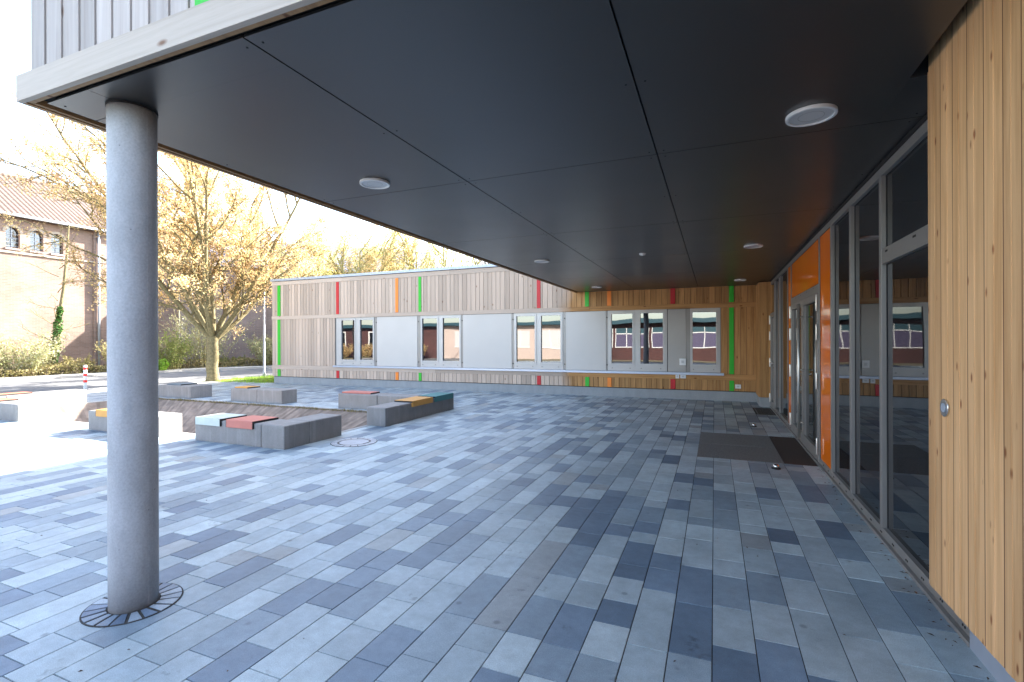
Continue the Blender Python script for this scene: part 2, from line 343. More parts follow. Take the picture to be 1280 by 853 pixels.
tones=[(.52,.525,.54),(.46,.47,.495),(.40,.415,.44),(.32,.345,.385),(.27,.30,.35),(.20,.235,.30),(.155,.19,.25),(.36,.34,.345)]
wts=[22,18,17,13,9,12,9,5]
mats_cut=[(-.23,1.1,6.86,8.74),(.80,1.14,11.2,12.3)]
colc=(-3.133,1.795)
mhc=(-5.04,5.93)
g=MB(); rw=.2
rows=int((bx[1]-bx[0])/rw)+1
pr=random.Random(3)
for i in range(rows):
    xa=bx[1]-rw*(i+1); xb=xa+rw
    xa=max(xa,bx[0])
    y=bx[2]-pr.random()*.5
    while y<bx[3]:
        ln=pr.choice([.2,.25,.3,.3,.4,.4,.5,.6])
        ya,yb=max(y,bx[2]),min(y+ln,bx[3]); y+=ln
        if yb-ya<.02: continue
        segs=[(ya,yb)]
        # cut the stones at the sunken square and at the mats
        for (cx0,cx1,cy0,cy1) in [PIT]+mats_cut:
            ns=[]
            for (p,q) in segs:
                if xb<=cx0+.1 or xa>=cx1-.1 or q<=cy0 or p>=cy1: ns.append((p,q)); continue
                if p<cy0: ns.append((p,cy0))
                if q>cy1: ns.append((cy1,q))
            segs=ns
        tn=pr.choices(tones,wts)[0]; k=pr.uniform(.93,1.07)
        tn=(tn[0]*k*.90,tn[1]*k*1.03,tn[2]*k*1.03)
        for (p,q) in segs:
            if q-p<.012: continue
            gp=.0022; dz=pr.uniform(-.0006,.0006)
            X0,X1,Y0,Y1=xa+gp,xb-gp,p+gp,q-gp
            cz=dz; e=.0012
            g.face([(X0+e,Y0+e,cz),(X1-e,Y0+e,cz),(X1-e,Y1-e,cz),(X0+e,Y1-e,cz)],tn)
            # small chamfers give each stone an edge
            if Y0<9 and xa>-9:
                lo=-.0045
                A=[(X0,Y0,lo),(X1,Y0,lo),(X1,Y1,lo),(X0,Y1,lo)]; B=[(X0+e,Y0+e,cz),(X1-e,Y0+e,cz),(X1-e,Y1-e,cz),(X0+e,Y1-e,cz)]
                for a in range(4):
                    b2=(a+1)%4; g.face([A[a],A[b2],B[b2],B[a]],tn)
struct(g,'paving',M['pave'])

# sunken square: four slopes and a floor, klinker rows running down the slope
g=MB(); D=.9; w=1.45
px0,px1,py0,py1=x0+w,x1-w,y0+.9,y1-w-.1
pr=random.Random(5)
def slope(p0,p1,q0,q1,n):
    # p: top edge, q: bottom edge, divided in strips running down
    for i in range(n):
        a,b2=i/n,(i+1)/n
        T=lambda A,B,s:tuple(A[k]+(B[k]-A[k])*s for k in range(3))
        m=6
        for j in range(m):
            s0,s1=j/m,(j+1)/m
            u0=T(T(p0,p1,a),T(q0,q1,a),s0); u1=T(T(p0,p1,b2),T(q0,q1,b2),s0)
            l1=T(T(p0,p1,b2),T(q0,q1,b2),s1); l0=T(T(p0,p1,a),T(q0,q1,a),s1)
            k=pr.uniform(.75,1.12); 
            if i%5==0: k*=.8
            g.face([u0,l0,l1,u1],(k,k*.98,k*.96))
zt=-.006
slope((x0,y1,zt),(x1,y1,zt),(px0,py1,-D),(px1,py1,-D),110)
slope((x0,y0,zt),(x0,y1,zt),(px0,py0,-D),(px0,py1,-D),40)
slope((x1,y1,zt),(x1,y0,zt),(px1,py1,-D),(px1,py0,-D),40)
slope((x1,y0,zt),(x0,y0,zt),(px1,py0,-D),(px0,py0,-D),110)
g.face([(px0,py0,-D),(px1,py0,-D),(px1,py1,-D),(px0,py1,-D)],(.8,.8,.8))
struct(g,'sunken_slopes',M['pit'])
# edging stones around the sunken square
g=MB()
for a in ((x0-.08,x1+.08,y1,y1+.08),(x0-.08,x1+.08,y0-.08,y0),(x0-.08,x0,y0,y1),(x1,x1+.08,y0,y1)):
    g.box(a[0],a[1],a[2],a[3],-.08,.006)
struct(g,'edging_stones',M['kerb'])

g=MB(); pr=random.Random(19)
for i in range(1500):
    x=pr.uniform(x0,x1); y=y1-abs(pr.gauss(0,.035)); h=pr.uniform(.01,.045)*(.4+abs(math.sin(x*2.3))); a=pr.uniform(0,6.28); dx,dy=math.cos(a)*.008,math.sin(a)*.008; k=pr.uniform(.4,1.1)
    g.face([(x-dx,y-dy,-.03),(x+dx,y+dy,-.03),(x+pr.uniform(-.03,.03),y-pr.uniform(0,.04),h-.01)],(k,k,k))
tag(g.build('weeds',M['leaf_hedge']),'dry weeds growing in the seam along the far edge of the sunken square','weeds',kind='stuff')
# road, kerbs, far pavement, grass strip
def strip(name,mat,pts,z0,z1=None):
    g=MB()
    top=[(p[0],p[1],z1 if z1 is not None else z0) for p in pts]; g.face(top)
    if z1 is not None:
        n=len(pts)
        for i in range(n):
            j=(i+1)%n; g.face([(pts[i][0],pts[i][1],z0),(pts[j][0],pts[j][1],z0),(pts[j][0],pts[j][1],z1),(pts[i][0],pts[i][1],z1)])
    return struct(g,name,mat)
strip('road',M['asphalt'],[(-26.0,-60),(-18.6,-60),(-18.6,15.2),(-15.5,24),(-8,38),(-14,41),(-22.5,24),(-25.6,17)],-.004)
strip('pavement',M['kerb'],[(-27.4,-60),(-26.0,-60),(-25.6,17),(-22.5,24),(-14,41),(-15.4,42),(-24.2,24),(-27.0,17)],-.012,.09)
strip('forecourt',M['kerb'],[(-18.6,-60),(-17.4,-60),(-17.4,13.0),(-18.6,13.0)],-.012,.0)
strip('lawn',M['grass'],[(-18.6,13.0),(-17.4,13.0),(-15.17,13.42),(-15.17,24.6),(-15.6,24),(-18.6,15.2)],.0)
g=MB()
for i in range(60):
    a=-60+i*1.25
    if a>13.8: break
    g.box(-18.68,-18.56,a,a+1.24,-.05,.035)
struct(g,'kerb',M['kerb'])
# grass blades on the strip beside the building and on the verge
g=MB(); pr=random.Random(9)
for i in range(5200):
    x=pr.uniform(-18.5,-15.25); y=pr.uniform(13.05,17.5)
    if x<-17.4 and y<13.1: continue
    h=pr.uniform(.03,.09); a=pr.uniform(0,6.28); w_=.006
    dx,dy=math.cos(a)*w_,math.sin(a)*w_; k=pr.uniform(.6,1.3)
    g.face([(x-dx,y-dy,.0),(x+dx,y+dy,.0),(x+pr.uniform(-.03,.03),y+pr.uniform(-.03,.03),h)],(k,k*pr.uniform(.9,1.1),k))
tag(g.build('grass',M['leaf_green']),'short bright grass on the strip left of the timber classroom building','grass',kind='stuff')

# ---------------------------------------------------------------- cladding
def cladding(g,axis,a0,a1,z0,z1,face,sgn,pr,pitch=.145,depth=.026,step=.007,gap=.003,grooves=None):
    """vertical boards: a thin board with a proud rebated half; axis is the wall's run"""
    a=a0
    while a<a1-.01:
        p=pitch*pr.uniform(.9,1.08); b=min(a+p,a1)
        if grooves is not None: grooves.append(b)
        if a1-b<.05: b=a1
        t=(pr.random(),pr.random(),pr.random()); m=a+(b-a)*pr.uniform(.42,.6)
        for (q0,q1,d) in ((a+gap,m,depth-step),(m,b-gap,depth)):
            f0,f1=sorted((face,face+sgn*d)) 
            if axis=='X': g.box(q0,q1,f0,f1,z0,z1,t)
            else: g.box(f0,f1,q0,q1,z0,z1,t)
        a=b

# ---------------------------------------------------------------- classroom building (far)
FY=13.42
BX0,BX1=-15.17,.95
cb=empty('classroom_building','long single-storey timber classroom building across the far side of the court','building',loc=(BX0,FY,0))
g=MB(); g.box(BX0+.03,12,FY+.04,24,.0,3.72); child(g,'wall',M['black'],cb)
g=MB(); g.box(BX0+.06,BX1+.02,FY+.004,FY+.05,-.01,.235); g.box(BX0+.06,BX0+.1,FY+.05,24,-.01,.235); child(g,'plinth',M['plinth'],cb)
pr=random.Random(11)
WX0,WX1=-12.19,.13       # window band
g=MB()
cladding(g,'X',BX0,BX1,2.47,3.60,FY,-1,pr)
cladding(g,'X',BX0,WX0-.02,.67,2.345,FY,-1,pr)
cladding(g,'X',WX1+.02,BX1,.67,2.345,FY,-1,pr)
cladding(g,'X',BX0,BX1,.255,.52,FY,-1,pr)
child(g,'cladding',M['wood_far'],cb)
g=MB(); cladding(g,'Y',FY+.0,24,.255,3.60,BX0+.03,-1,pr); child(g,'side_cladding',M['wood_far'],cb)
g=MB()
def hboard(z0,z1,out):
    x=BX0-.01
    while x<BX1:
        b=min(x+pr.uniform(3.2,4.5),BX1)
        if BX1-b<.6: b=BX1
        g.box(x,b-.003,FY-out,FY+.01,z0,z1,(pr.random(),pr.random(),pr.random())); x=b
hboard(2.348,2.467,.034); hboard(.523,.667,.036); hboard(3.603,3.74,.034)
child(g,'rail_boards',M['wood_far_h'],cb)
g=MB(); g.box(BX0-.05,12,FY-.07,24.1,3.755,3.84); o=child(g,'roof_coping',M['zinc'],cb,bevel=.006)
# accent strips
acc=[('green',-14.89,-14.75,1),('red',-12.14,-12.02,0),('orange',-9.67,-9.56,0),('green',-8.78,-8.68,0),('red',-4.75,-4.64,0),
     ('green',-3.33,-3.22,0),('orange',-2.71,-2.60,0),('red',-1.06,-.94,0),('green',.34,.45,1)]
for (c,a,b,full) in acc:
    segs=[(2.475,3.595),(.26,.515)]+([(.675,2.34)] if full else [])
    for (z0,z1) in segs:
        g=MB(); g.box(a,b,FY-.04,FY-.005,z0,z1); child(g,'accent_strip',M[c],cb,bevel=.002,label=f'{c} painted strip')
# sill
g=MB(); g.box(WX0-.05,WX1+.09,FY-.10,FY+.03,.672,.70); g.box(WX0-.05,WX1+.09,FY-.10,FY-.094,.64,.672)
child(g,'sill',M['alu_sill'],cb)
g=MB(); g.box(WX0-.02,WX0,FY-.02,FY+.10,.70,2.345); child(g,'reveal',M['alu'],cb); g=MB(); g.box(WX1,WX1+.02,FY-.02,FY+.10,.70,2.345); child(g,'reveal',M['alu'],cb)
# windows: (frame x0, x1, [pane x ranges])
wins=[(-12.17,-10.55,[(-11.93,-11.37),(-11.13,-10.60-.0)]),
      (-8.73,-7.26,[(-8.66,-8.11),(-7.90,-7.31)]),
      (-5.48,-3.97,[(-5.40,-4.83),(-4.63,-4.05)]),
      (-2.70,-1.15,[(-2.60,-2.04),(-1.83,-1.25)]),
      (-.58,.13,[(-.52,.04)])]
for (a,b,ps) in wins:
    zb,zt=.705,2.343; pz0,pz1=.905,2.255
    fr=MB(); ry=FY-.002
    # frame: surround with openings
    edges=[a]+[v for p in ps for v in p]+[b]
    for i in range(0,len(edges),2): fr.box(edges[i],edges[i+1],ry,ry+.07,zb,zt)
    for p in ps:
        fr.box(p[0],p[1],ry,ry+.07,zb,pz0); fr.box(p[0],p[1],ry,ry+.07,pz1,zt)
        # casement joints and drain caps
    w=child(fr,'window',M['alu_light'],cb,label=None)
    for p in ps:
        q=MB(); e=.055
        for (u0,u1,v0,v1) in ((p[0]-e,p[0],pz0-e,pz1+e),(p[1],p[1]+e,pz0-e,pz1+e),(p[0],p[1],pz0-e,pz0),(p[0],p[1],pz1,pz1+e)):
            q.box(u0,u1,ry-.014,ry-.001,v0,v1)
        sf=q.build('sash',M['alu_light'],w)
        q=MB(); q.box(p[0]-.001,p[1]+.001,ry+.03,ry+.045,pz0-.001,pz1+.001); q.build('pane',M['glass_win'],w)
        for u in (p[0]+.02,p[1]-.06): q=MB(); q.tube([(u,ry-.016,.78),(u,ry-.001,.78)],.016,10); q.build('drain_cap',M['alu'],w)
# posts and panels between windows
panels=[(-10.43,-8.84,'panel_grey'),(-7.18,-5.55,'panel_grey'),(-3.89,-2.75,'panel_grey'),(-1.13,-.68,'alu_panel')]
M['alu_panel']=simple('warm grey facade panel',(.34,.325,.30),.4,metal=.3,var=.04,scale=2)
for (a,b,mn) in panels:
    g=MB(); g.box(a,b,FY-.012,FY+.03,.705,2.34); child(g,'facade_panel',M[mn],cb,bevel=.003)
g=MB()
for (a,b) in ((-10.545,-10.435),(-8.835,-8.74),(-7.255,-7.185),(-5.545,-5.485),(-3.965,-3.895),(-2.745,-2.705),(-.675,-.585)):
    g=MB(); g.box(a,b,FY+.002,FY+.02,.705,2.34); child(g,'shutter_guide',M['alu'],cb)
g=MB()
for x in (-10.46,-8.80,-7.215,-5.515,-3.93,-2.725):
    for z in (.86,2.16): g=MB(); g.tube([(x,FY-.01,z),(x,FY+.003,z)],.018,10); child(g,'guide_fixing',M['black'],cb)
# sockets
def socket(x,z,w,h,y=FY-.02,two=False):
    g=MB(); g.box(x-w/2,x+w/2,y-.03,y+.0,z-h/2,z+h/2); o=child(g,'wall_socket',M['white'],cb,bevel=.004)
    g=MB(); g.box(x-w/5,x+w/5,y-.036,y-.03,z-h/5,z+h/5); q=g.build('switch_rocker',M['diff'],o)
socket(-.76,.97,.16,.17,FY-.013); socket(-.89,.595,.09,.11,FY-.036); socket(-.75,.595,.14,.10,FY-.036); socket(.54,.375,.13,.10,FY-.026)

# ---------------------------------------------------------------- entrance building (canopy, glass front, timber wall)
ZS=2.88; CX0=-3.60; CY0=1.47; CTOP=6.7
eb=empty('entrance_building','two-storey timber building with black canopy soffit, glazed entrance front and larch wall','building',loc=(SX0,3.67,0))
g=MB()
g.box(CX0+.14,.94,CY0+.14,30,ZS+.12,CTOP); g.box(.94,12,3.16,30,ZS+.12,CTOP); g.box(1.26,12,CY0+.14,3.16,2.9,CTOP)                        # upper storey body
g.box(1.45,12,-4,FY,0,ZS+.12)                                  # ground floor body
g.box(1.26,1.45,-4,3.10,0,2.9)
child(g,'wall',M['black'],eb)
# soffit panels with open joints and screws
g=MB(); jx=[CX0+.11,-1.935,-.38,1.175]; jy=[CY0+.09,3.70,5.92,8.13,10.35,FY-.03]
for i in range(3):
    for j in range(5):
        ga=.005 if True else 0
        xa,xb=jx[i]+(0 if i==0 else ga),jx[i+1]-(0 if i==2 else ga); ya,yb=jy[j]+(0 if j==0 else .0035),jy[j+1]-(0 if j==4 else .0035)
        if i==2 and j==0:
            g.box(xa,.94,ya,yb,ZS,ZS+.012); g.box(.9405,xb,3.136,yb,ZS,ZS+.012)
        elif i==0 and j==0:
            # the narrow corner pieces beside the column
            g.box(xa,-3.105-.002,ya,1.795,ZS,ZS+.012); g.box(xa,xb,1.80,yb,ZS,ZS+.012); g.box(-3.103,xb,ya,1.7995,ZS,ZS+.012)
        else: g.box(xa,xb,ya,yb,ZS,ZS+.012)
so=child(g,'soffit',M['soffit'],eb)
g=MB(); g.tube([(0,0,-.0025),(0,0,.001)],.0055,8); sc0=None
for i in range(3):
    for j in range(5):
        xa,xb,ya,yb=jx[i]+.05,jx[i+1]-.05,jy[j]+.06,jy[j+1]-.06
        for fx in (0,1):
            for fy in (0,.5,1):
                if sc0 is None: sc0=g.build('screw',M['rubber'],so); sc=sc0
                else: sc=sc0.copy(); col.objects.link(sc); sc.parent=so
                sc.location=(xa+(xb-xa)*fx,ya+(yb-ya)*fy,ZS)
g=MB(); g.box(.9405,.943,CY0+.1,3.135,ZS+.001,3.3); g.box(.943,1.2,3.13,3.135,ZS-.001,3.3); g.box(CX0+.03,.94,CY0+.03,FY+.02,ZS+.03,ZS+.05); g.box(.94,1.3,3.14,FY+.02,ZS+.03,ZS+.05); child(g,'soffit_backing',M['black'],eb)
# dark gap strip by the wall
g=MB(); g.box(1.18,1.45,3.14,FY,2.845,ZS+.029); child(g,'head_flashing',M['black'],eb)
# fascia boards
pr=random.Random(21)
g=MB()
x=CX0
while x<12:
    b=x+4.2; g.box(x,b-.002,CY0,CY0+.03,ZS-.01,ZS+.135,(pr.random(),pr.random(),pr.random())); x=b
child(g,'fascia_board',M['wood_grey_h'],eb,bevel=.002)
g=MB(); y=CY0+.031
while y<FY-.01:
    b=min(y+4.2,FY-.002); g.box(CX0,CX0+.03,y,b-.002,ZS-.01,ZS+.135,(pr.random(),pr.random(),pr.random())); y=b
child(g,'side_fascia_board',M['wood_edge'],eb)
# battens behind the fascia that show from below
g=MB(); g.box(CX0+.034,12,CY0+.034,CY0+.058,ZS-.004,ZS+.1,(.4,.5,.2)); child(g,'batten',M['wood_edge'],eb)
g=MB(); g.box(CX0+.034,CX0+.058,CY0+.06,FY-.01,ZS-.004,ZS+.1,(.6,.5,.2)); child(g,'side_batten',M['wood_edge'],eb)
g=MB(); cladding(g,'X',CX0+.045,12,ZS+.137,CTOP,CY0+.08,-1,pr,pitch=.15,depth=.04); child(g,'upper_cladding',M['wood_grey'],eb)
g=MB(); cladding(g,'Y',CY0+.08,30,ZS+.137,CTOP,CX0+.08,-1,pr,pitch=.15,depth=.04); child(g,'side_upper_cladding',M['wood_grey'],eb)
g=MB(); g.box(-2.16,-2.05,CY0+.025,CY0+.06,ZS+.142,CTOP-.05); child(g,'accent_strip',M['green'],eb,label='pale green painted strip on the upper storey')
g=MB(); g.box(CX0-.04,12.1,CY0-.03,30,CTOP,CTOP+.12); child(g,'roof',M['zinc'],eb)
# near timber wall
GR=[]
g=MB(); pr=random.Random(4)
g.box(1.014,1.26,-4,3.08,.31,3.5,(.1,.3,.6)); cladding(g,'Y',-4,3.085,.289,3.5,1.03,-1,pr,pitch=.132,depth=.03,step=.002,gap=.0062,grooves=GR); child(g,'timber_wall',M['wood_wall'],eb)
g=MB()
for q in GR: g.box(1.0025,1.02,q-.006,q+.006,.290,3.5)  # dark strips paint the shadow into the gaps between boards
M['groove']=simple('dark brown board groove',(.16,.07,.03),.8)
tag(child(g,'painted_groove_shade',M['groove'],eb),kind='stuff')
g=MB(); g.box(1.160,1.25,-4,3.095,-.01,.15); child(g,'wall_plinth',M['zinc'],eb)
g=MB(); g.box(1.003,1.25,3.086,3.10,.289,2.876,(.6,.2,.3)); child(g,'corner_board',M['wood_wall'],eb)
# round access plate
g=MB(); g.tube([(1.002,2.895,1.204),(.992,2.895,1.204)],.042,32); pb=child(g,'push_plate',M['steel'],eb,bevel=.002)
g=MB(); g.tube([(.9915,2.895,1.204),(.989,2.895,1.204)],.022,24); g.build('plate_centre',M['zinc'],pb)
# timber pier at the far end of the glazing
g=MB(); cladding(g,'X',.962,1.25,.22,2.846,12.52,-1,pr,pitch=.15,depth=.03); cladding(g,'Y',12.49,FY-.045,.22,2.846,.962,-1,pr,pitch=.17,depth=.025)
g.box(.965,1.25,12.525,FY-.045,.22,2.846,(.3,.3,.3))
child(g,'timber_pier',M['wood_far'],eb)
g=MB(); g.box(.96,1.25,12.51,FY,-.01,.215); child(g,'pier_plinth',M['plinth'],eb)

GX=1.215; FX=1.182
# bottom rail and top rail
g=MB(); g.box(1.158,1.30,3.10,12.50,-.01,.022); g.box(FX,1.30,3.105,12.50,.023,.088); child(g,'bottom_rail',M['alu'],eb,bevel=.002)
g=MB()
for k in range(34):
    y=3.2+k*.27
    if 7.0<y<9.3: continue
    for dy in (0,.025): g.tube([(FX-.003,y+dy,.05),(FX+.002,y+dy,.05)],.007,8)
child(g,'weep_holes',M['black'],eb)
g=MB(); g.box(FX,1.30,3.105,12.50,2.775,2.842); child(g,'top_rail',M['alu'],eb,bevel=.002)
mull=[(4.535,4.593),(5.445,5.503),(6.262,6.32),(6.915,6.973),(9.27,9.33),(9.69,9.75),(10.94,11.0),(11.74,11.80)]
for (a,b) in mull:
    g=MB(); g.box(FX-.002,1.30,a,b,.076,2.774); child(g,'mullion',M['alu'],eb,bevel=.002)
# fixed panes
def pane(a,b,z0,z1,mat='glass',name='glass_pane',label=None):
    G0=GX if mat=='glass' else FX+.006
    g=MB(); g.box(G0,GX+.02,a,b,z0,z1); o=child(g,name,M[mat],eb,label=label)
    q=MB(); e=.008
    for (u0,u1,v0,v1) in ((a,a+e,z0,z1),(b-e,b,z0,z1),(a+e,b-e,z0,z0+e),(a+e,b-e,z1-e,z1)): q.box(G0-.004,G0-.0005,u0,u1,v0,v1)
    q.build('gasket',M['rubber'],o)
    return o
pane(3.12,4.535,.076,2.10); pane(3.12,4.535,2.215,2.775)
g=MB(); g.box(FX+.001,1.30,3.105,4.535,2.10,2.215); tr=child(g,'transom',M['alu'],eb,bevel=.002)
for y in (3.85,4.40): g=MB(); g.box(FX-.001,FX+.002,y,y+.05,2.178,2.192); g.build('weep_slot',M['black'],tr)
pane(4.593,5.445,.076,2.775); pane(5.503,6.262,.076,2.775)
pane(6.32,6.915,.076,2.775,'orange_glass','orange_panel'); 
pane(6.973,9.27,2.21,2.775,'orange_glass','orange_panel')
pane(9.33,9.69,.076,2.775,'orange_glass','orange_panel')
pane(9.75,10.94,.076,2.775); pane(11.0,11.74,.076,2.775)
pane(11.80,12.50,2.13,2.775)
# door head with closer slots
g=MB(); g.box(FX-.004,1.30,6.973,9.27,2.105,2.21); dh=child(g,'door_head',M['alu'],eb,bevel=.002)
for k in range(4): y=7.3+k*.5; g=MB(); g.tube([(FX-.006,y,2.185),(FX-.002,y,2.185)],.008,8); g.build('weep_slot',M['black'],dh)
def leaf(a,b,hinge_near,zt=2.185,bar=None,handle=None):
    s=.085; z0=.03; dx=FX-.012
    g=MB()
    g.box(dx,1.25,a+.004,a+s,z0,zt); g.box(dx,1.25,b-s,b-.004,z0,zt); g.box(dx,1.25,a+s,b-s,z0,z0+.14); g.box(dx,1.25,a+s,b-s,zt-s,zt)
    d=child(g,'door',M['alu'],eb,bevel=.003)
    q=MB(); q.box(GX-.01,GX+.01,a+s,b-s,z0+.14,zt-s); q.build('pane',M['glass'],d)
    hy=a+.0 if hinge_near else b-.0
    for z in (.22,1.02,1.62,1.98):
        q=MB(); q.tube([(dx-.014,hy,z-.10),(dx-.014,hy,z+.10)],.011,10); q.box(dx-.012,dx-.0005,hy-.035 if not hinge_near else hy+.012,hy-.012 if not hinge_near else hy+.035,z-.095,z+.095)
        q.build('hinge',M['cream_steel'],d,.002)
    if bar is not None:
        q=MB(); q.tube([(FX-.075,bar,.12),(FX-.075,bar,2.04)],.021,14); 
        for z in (.35,1.1,1.85): q.tube([(FX-.075,bar,z),(dx,bar,z)],.009,8)
        q.build('pull_bar',M['cream_steel'],d)
    if handle is not None:
        y,sg=handle
        q=MB(); q.tube([(dx-.05,y,1.03),(dx-.05,y+sg*.12,1.03)],.010,10); q.tube([(dx,y,1.03),(dx-.05,y,1.03)],.010,10); q.tube([(dx-.004,y,1.03),(dx,y,1.03)],.026,16); q.tube([(dx-.004,y,.93),(dx,y,.93)],.022,16)
        q.build('handle',M['steel'],d)
    return d
leaf(6.975,8.12,True,zt=2.10,bar=8.0); leaf(8.125,9.265,False,zt=2.10,handle=(8.19,1))
leaf(11.80,12.49,False,zt=2.12,handle=(11.86,1))
g=MB(); g.box(FX-.002,1.30,11.80,12.50,2.122,2.13); child(g,'door_head',M['alu'],eb)

# ---------------------------------------------------------------- column and its stone ring
g=MB(); n=64; r=.119
zs=[0.0,.3,.6,.9,1.2,1.5,1.8,2.1,2.4,2.7,2.875]
g.tube([(colc[0],colc[1],z) for z in zs],r,n)
cl=tag(g.build('column',M['concrete_col']),'round grey concrete column carrying the canopy corner','column')
g=MB(); g.disc_ring(colc,.1195,.1235,2.868,2.879,48); g.build('joint_ring',M['black'],cl)
g=MB(); g.box(colc[0]+.1165,colc[0]+.1192,colc[1]+.008,colc[1]+.0105,.02,2.86); g.build('mould_seam',M['concrete_col'],cl)
rg=empty('paving_ring','ring of small wedge cut stones set around the concrete column foot','paving ring',loc=(colc[0],colc[1],0))
g=MB(); g.disc_ring(colc,.12,.24,.001,.0035,64); child(g,'joint_bed',M['joint'],rg)
g=MB(); pr=random.Random(2); k=19
for i in range(k):
    a0=2*math.pi*(i+pr.uniform(.03,.09))/k; a1=2*math.pi*(i+1-pr.uniform(.05,.17))/k; am=(a0+a1)/2
    t=pr.choice(tones[1:7]); t=(t[0]*.88,t[1],t[2]*1.06); ri,ro=.129,.232
    P=[]
    wi=.8
    for (rr,aa) in ((ri,a0+.02),(ro,a0),(ro,am),(ro,a1),(ri,a1-.04)): P.append((colc[0]+rr*math.cos(aa),colc[1]+rr*math.sin(aa)))
    g.face([(p[0],p[1],.0065) for p in P],t)
    for q in range(len(P)):
        w2=(q+1)%len(P); g.face([(P[q][0],P[q][1],.001),(P[w2][0],P[w2][1],.001),(P[w2][0],P[w2][1],.0065),(P[q][0],P[q][1],.0065)],t)
child(g,'cut_stones',M['pave'],rg)

# ---------------------------------------------------------------- downlights
def downlight(x,y,r,label,group='round downlights in the black soffit'):
    o=empty('downlight',label,'ceiling light',group,loc=(x,y,ZS))
    g=MB(); g.disc_ring((x,y),r*.86,r,ZS-.022,ZS-.0005,40); child(g,'trim_ring',M['white'],o,bevel=.003)
    g=MB(); g.tube([(x,y,ZS-.016),(x,y,ZS-.002)],r*.855,40); child(g,'diffuser',M['diff'],o)
    g=MB(); g.disc_ring((x,y),r*.5,r*.515,ZS-.0165,ZS-.0158,40); child(g,'seam',M['alu'],o)
downlight(.54,3.40,.135,'largest round downlight, nearest to the near timber wall')
downlight(-2.67,3.41,.125,'round downlight nearest to the concrete column')
downlight(-2.69,7.84,.125,'second round downlight along the open left edge of the soffit')
downlight(.52,7.80,.125,'round downlight in the soffit in front of the orange door panels')
downlight(-2.73,12.2,.125,'small looking round downlight at the soffit above the green and orange strips')
downlight(.54,12.1,.125,'small looking round downlight by the far end of the glazed front')
g=MB(); g.tube([(-1.03,7.82,ZS-.03),(-1.03,7.82,ZS-.001)],[.04,.055],24)
dt=tag(g.build('motion_sensor',M['white'],None,.003),'tiny white sensor dome in the middle of the black soffit','sensor')
g=MB(); g.tube([(-1.03,7.82,ZS-.035),(-1.03,7.82,ZS-.029)],.022,16); g.build('lens',M['diff'],dt)

# ---------------------------------------------------------------- floor items
o=empty('entrance_mat','dark ribbed grating mat of two strips in front of the orange entrance','mat',loc=(.4,7.8,0))
g=MB()
for (a,b) in ((6.87,7.79),(7.80,8.73)):
    k=int((b-a)/.03)
    for i in range(k): g.box(-.215,.79,a+i*.03,a+i*.03+.02,-.006,.003)
child(g,'ribs',M['grate'],o)
g=MB(); g.box(-.222,.795,6.862,8.738,-.0058,-.0045); child(g,'tray',M['rubber'],o)
g=MB(); g.box(.80,1.14,6.87,8.73,-.006,.001); child(g,'brush_mat',M['mat_brown'],o)
g=MB(); g.box(.82,1.13,11.2,12.25,-.006,.002); mt=tag(g.build('drain_grate',M['grate']),'small black drain grate before the narrow far glass door','grate')
g=MB()
for i in range(14): y=11.22+i*.074; g.box(.835,1.115,y,y+.03,.0022,.005)
g.build('bars',M['rubber'],mt)
def stopper(x,y,label):
    o=empty('door_stop',label,'door stop','steel door stops in the paving',loc=(x,y,0))
    g=MB(); g.tube([(x,y,.001),(x,y,.012),(x,y,.014)],[.05,.048,.03],20); child(g,'foot_plate',M['rubber'],o)
    g=MB(); g.tube([(x,y,.012),(x,y,.03),(x,y,.05),(x,y,.058)],[.033,.036,.031,.014],20); child(g,'knob',M['steel'],o)
stopper(.67,6.55,'steel door stop on the paving in front of the entrance mat'); stopper(.64,9.6,'steel door stop on the paving beyond the entrance mat')
mh=empty('manhole_cover','round paved manhole cover in the paving beside the concrete benches','manhole',loc=(*mhc,0))
g=MB(); g.tube([(mhc[0],mhc[1],.0015),(mhc[0],mhc[1],.003)],.34,48); child(g,'joint_bed',M['joint'],mh)
g=MB(); pr=random.Random(8)
for ring,(ri,ro,k) in enumerate(((.245,.33,18),(.0,.215,1))):
    for i in range(k):
        a0=2*math.pi*(i+.05)/k; a1=2*math.pi*(i+.95)/k; t=pr.choice(tones[:3]); m=6 if k>1 else 40
        P=[(ro,a0+(a1-a0)*q/m) for q in range(m+1)]+([(ri,a1),(ri,a0)] if ri>0 else [])
        g.face([(mhc[0]+rr*math.cos(aa),mhc[1]+rr*math.sin(aa),.0065) for rr,aa in P],t)
child(g,'cover_stones',M['pave'],mh)
g=MB(); g.disc_ring(mhc,.222,.236,.002,.0075,48); child(g,'frame_ring',M['grate'],mh)

g=MB(); pr=random.Random(55)
for i in range(260):
    if i<150: y=pr.uniform(1.6,11.5); x=1.15-abs(pr.gauss(0,.05))
    else: x=pr.uniform(-5,1.1); y=pr.uniform(1.2,9)
    s_=pr.uniform(.006,.020)*(.6 if i>=150 else 1); a_=pr.uniform(0,6.28); k=pr.uniform(.5,1.4); z=.004
    ca,sa=math.cos(a_)*s_,math.sin(a_)*s_
    g.face([(x-ca,y-sa,z),(x+sa*.4,y-ca*.4,z+pr.uniform(.001,.006)),(x+ca,y+sa,z+.001),(x-sa*.4,y+ca*.4,z+pr.uniform(.001,.006))],(k,k*.9,k*.8))
M['litter']=simple('dry leaf crumbs',(.10,.06,.035),.9,attr=True)
tag(g.build('leaf_litter',M['litter']),'dry leaf crumbs and grit scattered on the pavers along the entrance rail','litter',kind='stuff')

